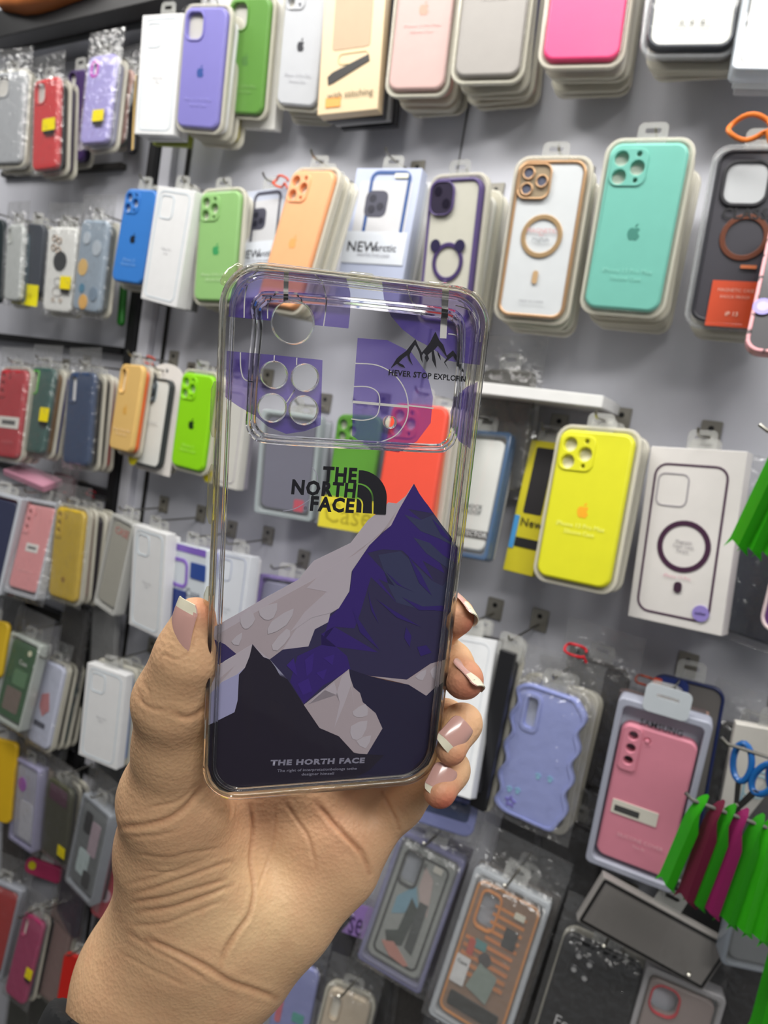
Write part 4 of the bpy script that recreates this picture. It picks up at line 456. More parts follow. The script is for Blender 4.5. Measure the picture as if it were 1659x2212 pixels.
        if p.get('box'):
            slab(root,'carton',w+.018,h+.02,.002,-t-.027,-t-.008,mat((228,226,220),.5),bev=.001,x=.004,z=-.006); back=t+.028
        if p.get('logo') : logo(0,h*p.get('logoz',-.03),.0135,0,p['logo'],root)
        art(root,w,h,[a for a in p.get('art',[])],.0002)
        for i,(x,z,sw,sh_) in enumerate(p.get('stick',[])):
            flat('yellow_sticker',[rrect(sw*w,sh_*h,.001,x*w,z*h)],.0038,.0042,mat((226,206,20),.5),root)
            flat('black_sticker_end',[rrect(sw*w*.8,sh_*h*.3,.001,x*w,z*h-sh_*h*.65)],.0038,.0042,mat((40,38,36),.5),root)
        if p.get('film'): 
            me=shape_mesh([rrect(w+.004,h+.004,.014,0,0,7)],.0016,.0046,.0014,OZ); link('clear_film',me,FILM,root)
        if p.get('bag'): bag(root,w,h,t,seed*.37)
        if not p.get('archcard'): hang(root,w,h,-t*.6)
    return root,back
ORD=['second','third','fourth','fifth','sixth']
PROTO={}
def backer(kind,col,w,h):
    """a pack whose face is hidden by the one in front of it"""
    k=(kind,col,round(w,3),round(h,3))
    global OZ
    OZ=h/2
    if k in PROTO:
        src=PROTO[k]; r=src.copy(); C.objects.link(r)
        for ch in list(src.children):
            q=ch.copy(); C.objects.link(q); q.parent=r
        return r
    r=empty('case_box' if kind=='box' else 'silicone_phone_case',(0,0,0)); PROTO[k]=r
    if kind=='box':
        slab(r,'carton',w*.96,h*.97,.0012,-.010,0,mat(col,.45),bev=.0008)
    else:
        slab(r,'case_shell',w*.94,h*.95,.012,-.0075,0,mat(col,.45),bev=.003)
        slab(r,'blister_tray',w+.008,h+.009,.015,-.0115,-.0065,TRAY,bev=.002)
    flat('hang_tab',[rrect(.03,.026,.006,0,h/2+.004),rrect(.016,.004,.0019,0,h/2+.01)],-.005,-.0045,TAB,r)
    return r
rnd=random.Random(3)
for (key,pose,kind,p,label,cat,grp,bk) in ITEMS:
    root,back=build(key,pose,kind,p,label,cat,grp)
    R=Euler(pose[3:6]).to_matrix(); w,h=pose[6:8]
    front=Vector(pose[:3]); y=front.y
    if bk:
        n,cols,bkind=bk; y0=y+back+.002; room=WY-.004-y0-.012; step=min(.0135,room/max(n,1))
        short=label.split(',')[0]; words=short.split(); short=' '.join(words[:9])
        while words and short.split()[-1] in ('a','the','with','and','on','in','of','at','by','its','from','white','clear','above','behind','beside','right','left','reading','holding','under','half'): short=' '.join(short.split()[:-1])
        if step>.009:
            for i in range(n):
                c=tuple(cols[i%len(cols)]); b=backer(bkind,c,w,h)
                yaw=pose[5]*(.97-.1*i)+rnd.uniform(-.03,.03); 
                b.rotation_euler=(pose[3]*.9+rnd.uniform(-.02,.02),pose[4]*.9+rnd.uniform(-.035,.035),yaw)
                b.location=(front.x+rnd.uniform(-.003,.004),y0+i*step,front.z+rnd.uniform(-.006,.0))
                tag(b,('%s pack in the stack behind the %s'%(ORD[i],short)),'phone case' if bkind=='case' else 'box','packs stacked behind the front cases')
    # the hook this stack hangs on
    top=front+R@Vector((0,0,h+.0135)); bag_=p.get('bag')
    if key[0]=='Z' or key in('D14','F6','H8','H10','E0','L6','M5','D12','L3','L5','H9'): continue
    hk=empty('wall_hook',(top.x,WY,top.z)); tag(hk,'steel wall hook carrying the %s'%(' '.join(label.split(',')[0].split()[:10])),'hook','steel hooks on the display wall')
    yl=y-WY-.006; zt=0
    pts=[(0,0,.004),(0,yl*.6,.001),(0,yl*.9,0)]+[(0,yl*.9-.012*math.sin(a),.012-.012*math.cos(a)) for a in (.4,.8,1.1)]
    link('rod',tube_mesh(pts,.0015,8),STEEL,hk)
    link('mounting_plate',box_mesh(-.011,.011,-.003,0,-.004,.024,.0008),mat((160,156,146),.35,.6),hk); mp_=list(C.objects)[-1]
    flat_oz=OZ; OZ=0; o=link('plate_hole',shape_mesh([circle(.0032,0,.015,14)],.0029,.0034,0,0),mat((15,15,15),.6),mp_); OZ=flat_oz
OZ=0
# ---------------------------------------------------------------- the clear printed case held in front
HP=[-0.1185,0.1847,-0.0381+1.45,0.0988,-0.1021,0.8162,0.0795,0.1667]
HW,HH=HP[6],HP[7]
HR=Euler(HP[3:6]).to_matrix(); HC=Vector(HP[:3])
held=empty('clear_phone_case',HC-HR@Vector((0,0,HH/2)),HP[3:6])
tag(held,'clear printed phone case with purple mountains held up in the hand','phone case')
OZ=HH/2
def hp(u,v,f=0):
    d=Vector(RW@np.array([(u-829.5)/FPX,(v-1106)/FPX,1.0])); n=HR@Vector((0,1,0)); o=HC-n*f
    t=(o-EYE).dot(n)/d.dot(n); l=HR.transposed()@(EYE+d*t-HC); return (l.x,l.z)
ZA=lambda x,y:hp(x/2.5136+420,y/2.5136+540,-.0012)
ZB=lambda x,y:hp(x/2.5136+420,y/2.5136+1080,-.0012)
def smooth(P,n=6,closed=True):
    out=[];N=len(P)
    for i in range(N if closed else N-1):
        p0,p1,p2,p3=P[(i-1)%N] if closed or i>0 else P[i],P[i],P[(i+1)%N],P[(i+2)%N] if closed or i<N-2 else P[i+1]
        for k in range(n):
            t=k/n; out.append(tuple(.5*((2*p1[j])+(-p0[j]+p2[j])*t+(2*p0[j]-5*p1[j]+4*p2[j]-p3[j])*t*t+(-p0[j]+3*p1[j]-3*p2[j]+p3[j])*t**3) for j in (0,1)))
    if not closed: out.append(P[-1])
    return out
def glass(tint,rough=.03,ior=1.42):
    m=bpy.data.materials.new('clear_rubber'); m.use_nodes=True; b=m.node_tree.nodes['Principled BSDF']
    b.inputs['Base Color'].default_value=(*tint,1); b.inputs['Roughness'].default_value=rough; b.inputs['Transmission Weight'].default_value=1; b.inputs['IOR'].default_value=ior; b.inputs['Coat Weight'].default_value=1; b.inputs['Coat IOR'].default_value=1.5; b.inputs['Coat Roughness'].default_value=.04
    nt=m.node_tree; no=nt.nodes.new('ShaderNodeTexNoise'); no.inputs['Scale'].default_value=70; tc=nt.nodes.new('ShaderNodeTexCoord'); nt.links.new(tc.outputs['Object'],no.inputs['Vector'])
    bp=nt.nodes.new('ShaderNodeBump'); bp.inputs['Strength'].default_value=.12; bp.inputs['Distance'].default_value=.002; nt.links.new(no.outputs['Fac'],bp.inputs['Height']); nt.links.new(bp.outputs[0],b.inputs['Normal'])
    return m
RUB=film(tint=(.95,.935,.85),base=.07,rough=.1,cover=.09,cc=(226,220,190),bump=.5,bscale=60,key='rim'); RUB2=glass((.98,.98,.99),.02,1.22)
PLATE=film(tint=(.975,.972,.985),base=.012,rough=.03,cover=.012,cc=(190,185,205),bump=.05,bscale=30,key='plate')
lens=[]
for (x,y,rx) in ((532,393,118),(430,677,76),(598,692,76),(420,855,80),(590,868,80),(1058,933,34)):
    a=ZA(x-rx,y); b=ZA(x+rx,y); c_=ZA(x,y); lens.append(circle((b[0]-a[0])/2,c_[0],c_[1],36))
plate_loop=rrect(HW-.0030,HH-.0030,.0105,0,0,8)
flat('back_plate',[plate_loop]+lens,-.0012,0,PLATE,held)
for lp in lens:
    cx=sum(p[0] for p in lp)/len(lp); cz=sum(p[1] for p in lp)/len(lp); r=math.dist(lp[0],(cx,cz))
    flat('lens_opening_rim',[lp,circle(r-.00035,cx,cz,36)],-.0014,.0004,RUB2,held,.0001)
# soft outer frame: side walls, thicker corners, ports and buttons
flat('bumper_frame',[rrect(HW,HH,.0122,0,0,10),rrect(HW-.0034,HH-.0034,.0106,0,0,10)],-.0105,.0006,RUB,held,.0009)
flat('frame_lip',[rrect(HW-.0052,HH-.0052,.0098,0,0,10),rrect(HW-.0066,HH-.0066,.0092,0,0,10)],-.0004,.0008,RUB2,held,.0003)
for k_,(dx_,f_,r_) in enumerate(((.0006,-.0002,.00065),(.0036,-.0002,.0005),(.0010,.0098,.0006))):  # thin glass tubes added to give the frame edges crisp light and dark lines
    lp_=rrect(HW-dx_*2+.0002,HH-dx_*2+.0002,.0118-dx_*.6,0,0,10); link('edge_line_tube',tube_mesh([(x,f_ if k_==2 else -f_*0-.0004,z+OZ) for x,z in lp_],r_,8,True),RUB2,held)
for z0,z1,s in ((.034,.050,-1),(.008,.026,-1),(-.030,-.012,-1)):
    link('side_button',tube_mesh([(s*HW/2,.0045,z+OZ) for z in np.linspace(z0,z1,8)],[.0008]+[.0016]*6+[.0008],8),RUB,held)
for x0,x1,zz in ((-.012,-.004,-1),(.000,.004,-1),(.012,.022,-1),(.020,.028,1),(-.004,.004,1)):
    link('port_rim',tube_mesh([(x,.0045,zz*(HH/2+.0001)+OZ) for x in (x0,x0+.001,x1-.001,x1)],[.0004,.0010,.0010,.0004],8),RUB,held)
link('corner_cushion',tube_mesh([(HW/2-.0105+.0106*math.cos(a),.004,HH/2-.0105+.0106*math.sin(a)+OZ) for a in np.linspace(.35,1.1,9)],[.0006]+[.0013]*7+[.0006],8),RUB,held)
link('corner_cushion',tube_mesh([(-HW/2+.0105-.0106*math.cos(a),.004,HH/2-.0105+.0106*math.sin(a)+OZ) for a in np.linspace(.35,1.1,9)],[.0006]+[.0013]*7+[.0006],8),RUB,held)
# raised ridge round the lens area
def ridge(name,P,r,f):
    loop=smooth(P,8); link(name,tube_mesh([(x,-f,z+OZ) for x,z in loop],r,8,True),RUB2,held)
R1=[(352,420),(345,330),(375,285),(430,268),(700,285),(1050,320),(1330,352),(1400,375),(1432,430),(1435,560),(1420,750),(1400,930),(1385,1010),(1350,1050),(1290,1066),(1000,1052),(700,1035),(420,1015),(350,990),(318,935),(320,850),(335,620)]
ridge('camera_ridge',[ZA(*p) for p in R1],.0009,-.0002)
cxr=sum(p[0] for p in R1)/len(R1); cyr=sum(p[1] for p in R1)/len(R1)
ridge('camera_ridge_outer',[ZA(p[0]+(18 if p[0]>cxr else -24),p[1]+(20 if p[1]>cyr else -28)) for p in R1],.0008,-.0006)
def pr(name,P,c,lay,cover=1,sm=0,holes=None,fn=ZB,tint=(1,1,1)):
    P=[fn(*p) for p in P]; 
    if sm: P=smooth(P,sm)
    f=-.0013-.00005*lay
    mt=mat(c,.55,amt=.03) if cover==1 else film(tint=tint,cover=cover,cc=c,base=0,key='print%s'%str(c),ior=1.01)
    return flat(name,[P]+(holes or []),f-.00003,f,mt,held)
LGT=(212,202,206); LG2=(200,186,187); LIL=(184,184,220); BIG=(52,46,86); VIO=(56,28,124); SLATE=(58,63,100); BLK=(30,22,40); NVY=(33,28,62)
# nearer shapes get the smaller layer number
pr('printed_snow_slope',[(1194,-88),(1150,-20),(1100,20),(1055,15),(1010,60),(945,110),(850,235),(650,332),(600,390),(570,432),(390,530),(250,612),(110,690),(104,760),(165,790),(228,838),(315,785),(375,855),(410,868),(480,815),(620,798),(655,705),(730,665),(738,620),(785,590),(808,515),(842,500),(855,390),(950,250),(1020,180),(1070,140),(1115,50)],LGT,6)
pr('printed_snow_shade',[(1100,60),(1010,190),(820,330),(640,440),(420,560),(115,740),(104,762),(228,838),(315,785),(410,868),(480,815),(560,690),(700,520),(800,400),(940,240),(1060,140)],LG2,5)
pr('printed_snow_light',[(950,240),(870,300),(700,390),(610,480),(720,500),(600,610),(520,720),(640,640),(740,615),(785,590),(842,498),(855,390),(900,310)],LGT,4)
pr('printed_main_peak',[(1194,-88),(1230,-20),(1270,30),(1340,130),(1395,200),(1432,262),(1425,400),(1395,600),(1362,900),(1285,890),(1155,978),(960,960),(850,925),(840,920),(595,1115),(500,970),(410,868),(480,815),(620,798),(655,705),(730,665),(738,620),(785,590),(808,515),(842,500),(855,390),(950,250),(1020,180),(1070,140),(1115,50)],BIG,5)
pr('printed_violet_face',[(1190,-80),(1268,30),(1300,75),(1160,50),(1260,130),(1400,230),(1430,265),(1425,345),(1330,290),(1250,230),(1330,330),(1360,400),(1240,330),(1300,440),(1130,275),(1020,270),(940,290),(1040,400),(1090,470),(1000,430),(1100,560),(960,420),(900,620),(870,700),(950,760),(1000,830),(880,760),(760,690),(690,730),(830,850),(850,925),(700,1010),(595,1110),(520,990),(560,850),(690,790),(735,640),(785,590),(845,498),(860,385),(955,245),(1070,140),(1115,50)],VIO,4)
pr('printed_slate_face',[(1000,300),(1120,280),(1230,380),(1290,440),(1350,470),(1420,370),(1405,520),(1385,600),(1240,600),(1100,560),(1060,480),(1035,400)],SLATE,4)
pr('printed_slate_face',[(1140,80),(1230,110),(1300,80),(1380,190),(1425,260),(1330,210),(1230,170)],SLATE,3)
pr('printed_slate_face',[(1190,205),(1280,235),(1350,300),(1420,350),(1400,390),(1330,340),(1260,290)],SLATE,3)
for P in ([(1160,300),(1230,400),(1290,520),(1220,450)],[(1040,390),(1130,470),(1190,500),(1100,460)],[(990,540),(1080,600),(1230,690),(1100,640)],[(1130,530),(1240,580),(1350,575),(1380,610),(1300,600),(1220,600)],[(940,480),(960,560),(1000,670),(960,600)],[(1290,100),(1340,150),(1420,250),(1340,190)],[(860,600),(940,720),(1010,820),(900,720)],[(1150,690),(1140,750),(1170,800),(1180,740)],[(1210,800),(1260,790),(1290,830),(1230,850)]):
    pr('printed_crease',P,(50,26,118),2)
for P in ([(500,900),(540,860),(560,960),(530,930)],[(600,870),(650,830),(640,930),(610,960)],[(560,1000),(620,970),(640,1040),(590,1060)],[(700,860),(760,840),(750,900)],[(660,940),(720,920),(700,980)]):
    pr('printed_speckle',P,(64,34,140),2)
for P in ([(250,640),(300,600),(330,650),(290,700),(260,690)],[(350,600),(450,560),(430,640),(380,650)],[(420,660),(540,590),(500,680),(400,730)],[(200,770),(260,720),(240,790)],[(420,790),(500,700),(520,740),(450,820)],[(860,1150),(930,1110),(940,1170),(880,1180)],[(850,1230),(940,1200),(910,1290),(860,1300)],[(880,1310),(960,1280),(930,1350)],[(1200,960),(1260,920),(1240,980)],[(1280,930),(1330,900),(1310,980)]):
    pr('printed_snow_fleck',P,(214,206,209),1,sm=2)
pr('printed_left_hill',[(104,758),(165,785),(228,838),(110,908),(104,905)],(58,46,104),3)
pr('printed_left_snow',[(315,785),(228,838),(130,900),(95,935),(80,1060),(75,1225),(218,1154),(235,1090),(242,950),(275,912),(300,850)],LGT,3)
pr('printed_left_shade',[(275,912),(242,950),(235,1090),(218,1154),(75,1225),(80,1060),(150,990),(230,950)],LIL,2)
pr('printed_snow_streak',[(110,1000),(160,950),(215,905),(160,970),(120,1020)],(200,186,187),1)
pr('printed_mid_snow',[(840,920),(595,1115),(680,1240),(785,1285),(870,1378),(935,1388),(1022,1243),(985,1160),(915,1100),(900,1050),(865,1020),(845,960)],LG2,3)
pr('printed_snow_streak',[(838,925),(800,960),(770,1060),(700,1030),(620,1110),(760,990),(790,1100),(760,1240),(810,1120),(850,1010),(870,1140),(850,980)],LGT,2)
pr('printed_right_snow',[(958,958),(1155,978),(1285,890),(1364,868),(1352,992),(1305,1022),(1260,1065),(1165,1005),(1080,985)],LG2,3)
pr('printed_dark_hill',[(840,920),(900,940),(960,960),(1060,985),(1165,1005),(1260,1065),(1305,1022),(1352,990),(1335,1200),(1303,1370),(1272,1440),(1205,1490),(1120,1512),(800,1535),(850,1370),(935,1388),(1022,1243),(985,1160),(915,1100),(900,1050),(865,1020),(845,960)],NVY,3)
pr('printed_black_peak',[(315,785),(375,855),(410,868),(440,910),(465,955),(505,975),(595,1115),(680,1240),(785,1285),(870,1378),(1030,1388),(950,1470),(830,1537),(500,1566),(180,1590),(135,1575),(95,1525),(74,1450),(75,1225),(218,1154),(235,1090),(242,950),(275,912),(300,850)],BLK,2)
pr('printed_black_facet',[(315,800),(300,930),(330,1100),(300,1350),(250,1050),(280,930)],(32,24,40),1)
pr('printed_black_facet',[(400,1080),(480,1120),(560,1250),(520,1330),(420,1250)],(32,24,40),1)
pr('printed_black_facet',[(1150,1500),(1240,1400),(1310,1270),(1270,1430),(1205,1485)],(32,24,44),1)
pr('printed_black_facet',[(130,1450),(180,1540),(210,1580),(150,1575),(98,1525)],(32,24,40),1)
# large translucent letters behind the lens openings
PU=(112,88,196); PT=(.83,.78,.95)
def pp(P,lay,sm=0,c=PU,hl=None): return pr('printed_letter',P,c,lay,cover=.30,sm=sm,holes=hl,fn=ZA,tint=PT)
pp([(186,362),(190,290),(205,210),(245,150),(310,112),(500,118),(700,135),(825,152),(848,230),(848,330),(838,426),(653,408),(650,370),(632,325),(600,293),(560,276),(532,273),(490,280),(450,305),(424,342),(412,384)],6)
pp([(1020,172),(1160,186),(1300,205),(1440,225),(1530,262),(1578,330),(1582,420),(1565,520),(1552,625),(1430,610),(1375,600),(1290,530),(1210,490),(1130,430),(1070,360),(1032,270)],6)
pp([(176,548),(430,570),(697,598),(692,760),(690,880),(686,952),(600,985),(500,1000),(400,960),(330,900),(240,850),(168,800)],6,hl=lens[1:5])
pp([(888,478),(1050,490),(1180,555),(1265,670),(1298,800),(1285,940),(1210,1040),(1110,1100),(960,1080),(858,1010),(862,830),(875,640)],6,hl=lens[5:6])
pp([(1542,715),(1480,745),(1420,800),(1392,880),(1400,960),(1440,1040),(1500,1080),(1518,900)],6)
pp([(320,1170),(450,1110),(600,1150),(660,1250),(640,1400),(330,1420)],6,c=(150,140,190)) if False else None
LN=(245,244,232)
def line(P,wd=6,lay=4,sm=5,c=LN):
    Q=smooth(P,sm,False) if len(P)>2 else list(P); L=[];Rr=[]
    for i,q in enumerate(Q):
        a=Q[max(i-1,0)]; b=Q[min(i+1,len(Q)-1)]; dx,dy=b[0]-a[0],b[1]-a[1]; n=math.hypot(dx,dy) or 1
        L.append((q[0]-dy/n*wd/2,q[1]+dx/n*wd/2)); Rr.append((q[0]+dy/n*wd/2,q[1]-dx/n*wd/2))
    pr('printed_line',L+Rr[::-1],c,lay,fn=ZA)
line([(500,118),(496,275)],26); line([(1366,212),(1352,480)],36)
line([(345,112),(300,160),(275,250),(270,368)]); line([(655,135),(700,190),(716,290),(702,412)])
line([(398,372),(402,290),(440,238),(500,228),(560,245),(590,290)])
line([(1155,190),(1180,275),(1240,340),(1335,368)]); line([(1380,455),(1425,465),(1442,510),(1438,605)]); line([(1420,300),(1500,330),(1548,400),(1552,500)])
line([(875,616),(990,625),(1080,672),(1140,750),(1162,840),(1150,930),(1090,1010),(990,1050)]); line([(866,742),(950,745),(1000,780),(1006,850),(985,905),(920,925),(852,918)])
line([(862,825),(1160,852)],14); line([(1165,845),(1300,860)],8)
line([(250,556),(252,640),(270,700),(320,718)]); line([(435,572),(432,610)]); line([(557,585),(555,625)]); line([(545,760),(520,800),(500,830)])
line([(640,1180),(670,1240),(650,1330),(560,1400),(480,1420)],4,c=(178,176,190))
# lettering
INK=mat((16,15,20),.5); GRY=mat((150,148,165),.5)
def between(name,s,a,b,mt,bold=1,hh=1.0,fn=ZA,lay=0):
    p=fn(*a); q=fn(*b); L=math.dist(p,q); me=text_mesh(s,bold); xs=[v_.co.x for v_ in me.vertices]; wd=max(xs)-min(xs); s0=L/wd
    ys=[v_.co.y for v_ in me.vertices]; hg=max(ys)-min(ys); sz=hh/hg
    text(name,s,sz,(p[0]+q[0])/2,(p[1]+q[1])/2,-.00128-.00002*lay+.00009,mt,held,bold,sx=s0/sz,rot=math.atan2(q[1]-p[1],q[0]-p[0]))
between('logo_lettering','THE',(697,1221),(882,1230),INK,3.4,.0048)
between('logo_lettering','NORTH',(528,1290),(876,1312),INK,3.4,.0048)
between('logo_lettering','FACE',(627,1380),(866,1394),INK,3.4,.0048)
between('registered_mark','®',(593,1403),(611,1404),INK,0,.0011)
between('slogan_lettering','HEVER STOP EXPLORN',(1055,666),(1473,703),INK,2,.0018)
between('brand_lettering','THE HORTH FACE',(413,1429),(925,1415),GRY,4,.0022,ZB)
between('small_lettering','The right of interpretationbelongs tothe',(450,1471),(882,1458),GRY,1,.0013,ZB)
between('small_lettering','designer himsell',(582,1490),(758,1485),GRY,1,.0013,ZB)
def ink(name,P): return flat(name,[[ZA(*p) for p in P]],-.0013,-.00122,INK,held)
def arc(c,rx,ry,a0,a1,n=14): return [(c[0]+rx*math.cos(math.radians(a0+(a1-a0)*i/n)),c[1]-ry*math.sin(math.radians(a0+(a1-a0)*i/n))) for i in range(n+1)]
ink('logo_arch',[(893,1196)]+arc((893,1345),152,150,88,0)[1:]+[(1040,1436),(972,1433),(974,1350)]+arc((890,1350),83,83,0,88)[1:]+[(890,1266)])
ink('logo_arch',[(888,1274)]+arc((888,1350),76,76,88,0)[1:]+[(964,1432),(914,1429),(916,1385)]+arc((884,1385),32,42,0,88)[1:]+[(884,1342)])
ink('logo_arch',[(882,1350)]+arc((882,1385),26,34,88,0)[1:]+[(906,1427),(878,1425)])
ink('mountain_emblem',[(1066,642),(1098,590),(1112,576),(1150,548),(1200,484),(1215,520),(1235,556),(1262,525),(1280,500),(1309,443),(1330,490),(1352,515),(1370,574),(1404,545),(1430,580),(1448,625),(1467,683),(1440,640),(1420,600),(1404,575),(1385,590),(1362,612),(1380,648),(1355,610),(1372,585),(1340,540),(1322,520),(1300,545),(1310,600),(1314,645),(1292,600),(1288,552),(1262,575),(1245,560),(1236,572),(1240,615),(1228,590),(1222,560),(1208,530),(1198,515),(1180,545),(1168,570),(1175,600),(1188,628),(1165,600),(1155,572),(1130,590),(1110,612),(1135,625),(1145,641),(1120,632),(1100,618),(1080,632)])
ink('mountain_emblem',[(1262,560),(1275,590),(1262,610),(1250,585)]); ink('mountain_emblem',[(1318,545),(1335,575),(1338,600),(1322,570)]); ink('mountain_emblem',[(1425,600),(1445,640),(1450,665),(1432,630)])
OZ=0
# ---------------------------------------------------------------- the hand
def cp(u,v,d): return np.array([(u-829.5)/FPX*d,(v-1106)/FPX*d,d])
def nets(F,lo,st):
    """surface nets on a scalar grid, negative inside"""
    F=F.copy()
    for ax_ in range(3):
        for e_ in (0,-1):
            sl=[slice(None)]*3; sl[ax_]=e_; F[tuple(sl)]=np.maximum(F[tuple(sl)],st*.5)
    ins=F<0; nx,ny,nz=F.shape
    corners=[(i,j,k) for i in (0,1) for j in (0,1) for k in (0,1)]
    cnt=sum(ins[i:nx-1+i,j:ny-1+j,k:nz-1+k].astype(np.int8) for i,j,k in corners)
    cell=(cnt>0)&(cnt<8); idx=-np.ones(cell.shape,np.int64); cells=np.argwhere(cell); idx[cell]=np.arange(len(cells))
    acc=np.zeros((len(cells),3)); num=np.zeros(len(cells)); base=cells
    for a in range(8):
        for b in range(a+1,8):
            ca,cb=np.array(corners[a]),np.array(corners[b])
            if abs(ca-cb).sum()!=1: continue
            fa=F[tuple((base+ca).T)]; fb=F[tuple((base+cb).T)]; s=(fa<0)!=(fb<0)
            t=np.where(s,fa/(fa-fb+1e-20),0)[:,None]
            acc+=np.where(s[:,None],ca+(cb-ca)*t,0); num+=s
    V=(base+acc/num[:,None])*st+lo
    faces=[]
    for ax in range(3):
        o=[0,0,0]; o[ax]=1
        A=ins[:nx-o[0],:ny-o[1],:nz-o[2]]; B=ins[o[0]:,o[1]:,o[2]:]
        for flip,mk in ((0,A&~B),(1,~A&B)):
            e=np.argwhere(mk); b1,b2=[i for i in range(3) if i!=ax]
            e=e[(e[:,b1]>0)&(e[:,b2]>0)]
            def g(d1,d2):
                q=e.copy(); q[:,b1]-=d1; q[:,b2]-=d2; return idx[tuple(q.T)]
            q=np.stack([g(0,0),g(1,0),g(1,1),g(0,1)],1)
            if (flip==0)!=(ax==1): q=q[:,::-1]
            faces.append(q)
    Fc=np.concatenate(faces); Fc=Fc[(Fc>=0).all(1)]
    return V,Fc
def smin(a,b,k):
    h=np.clip(.5+.5*(b-a)/k,0,1); return b*(1-h)+a*h-k*h*(1-h)
class Grid:
    def __init__(s,lo,hi,st):
        s.lo=np.array(lo,np.float32); s.st=st
        ax=[np.arange(lo[i],hi[i],st,dtype=np.float32) for i in range(3)]
        s.G=np.meshgrid(*ax,indexing='ij')
    def cap(s,A,B):
        a=cp(*A[:3]);b=cp(*B[:3]);ra=A[3]*A[2]/FPX; rb=B[3]*B[2]/FPX
        ab=b-a; P=[s.G[i]-np.float32(a[i]) for i in range(3)]
        t=np.clip((P[0]*ab[0]+P[1]*ab[1]+P[2]*ab[2])/np.float32(ab@ab),0,1)
        d=np.sqrt((P[0]-t*ab[0])**2+(P[1]-t*ab[1])**2+(P[2]-t*ab[2])**2)
        return (d-(ra+(rb-ra)*t)).astype(np.float32)
    def chain(s,N,k):
        D=None
        for A,B in zip(N,N[1:]):
            c=s.cap(A,B); D=c if D is None else smin(D,c,k)
        return D
THUMB=[(421,1334,.2205,45),(404,1420,.224,58),(376,1512,.232,74),(374,1610,.243,72),(370,1720,.258,100),(390,1830,.274,126),(430,1950,.286,165)]
WRIST=[[(430,1950,.288,168),(330,2110,.290,134),(185,2420,.295,150)],[(480,2050,.290,105),(430,2140,.290,98),(360,2440,.295,150)],[(330,2110,.290,132),(430,2140,.290,98)]]
PALM=[[(560,1680,.290,70),(430,2000,.292,130)],[(660,1720,.293,70),(480,2040,.292,125)],[(740,1790,.290,62),(520,2060,.289,100)],
      [(745,1890,.286,44),(640,1985,.284,64),(545,2075,.286,72)],[(560,1680,.290,70),(740,1790,.290,60),(745,1885,.286,42)]]
FING=[('index',[(984,1331,.2445,43),(930,1368,.262,45),(840,1450,.283,48),(700,1580,.292,54),(570,1690,.290,66)]),
      ('middle',[(1002,1468,.2445,44),(972,1432,.259,42),(900,1480,.286,46),(780,1620,.296,52),(660,1730,.293,62)]),
      ('ring',[(974,1620,.2450,34),(1000,1562,.256,35),(962,1555,.276,38),(860,1640,.294,46),(740,1790,.290,58)]),
      ('little',[(950,1709,.2460,37),(975,1662,.256,34),(942,1670,.276,35),(868,1740,.286,40),(760,1855,.285,50)])]
g=Grid((-.125,.022,.205),(.042,.222,.335),.00115)
D=None
for ch in PALM+WRIST:
    c=g.chain(ch,.012); D=c if D is None else smin(D,c,.016)
th=g.chain(THUMB,.010)
D=smin(D,th,.012)
full=D
for nm_,ch in FING:
    full=np.minimum(full,smin(D,g.chain(ch,.006),.008))
V,Fc=nets(full,g.lo,g.st)
me=bpy.data.meshes.new('hand'); me.from_pydata(V.tolist(),[],Fc.tolist()); me.update()
bm=bmesh.new(); bm.from_mesh(me)
for _ in range(3): bmesh.ops.smooth_vert(bm,verts=bm.verts,factor=.5,use_axis_x=True,use_axis_y=True,use_axis_z=True)
bmesh.ops.subdivide_edges(bm,edges=bm.edges[:],cuts=1,use_grid_fill=True,smooth=0)
for _ in range(2): bmesh.ops.smooth_vert(bm,verts=bm.verts,factor=.5,use_axis_x=True,use_axis_y=True,use_axis_z=True)
bmesh.ops.recalc_face_normals(bm,faces=bm.faces)
bm.to_mesh(me); bm.free(); me.update()
n=len(me.vertices); co=np.empty(n*3); me.vertices.foreach_get('co',co); co=co.reshape(-1,3)
nr=np.empty(n*3); me.vertices.foreach_get('normal',nr); nr=nr.reshape(-1,3)
U=829.5+FPX*co[:,0]/co[:,2]; Vv=1106+FPX*co[:,1]/co[:,2]
view=-(nr*co).sum(1)/np.linalg.norm(co,axis=1); front=np.clip(view*3,0,1)
def Z3(*P): return [(x/2.127+120,y/2.127+1250) for x,y in P]
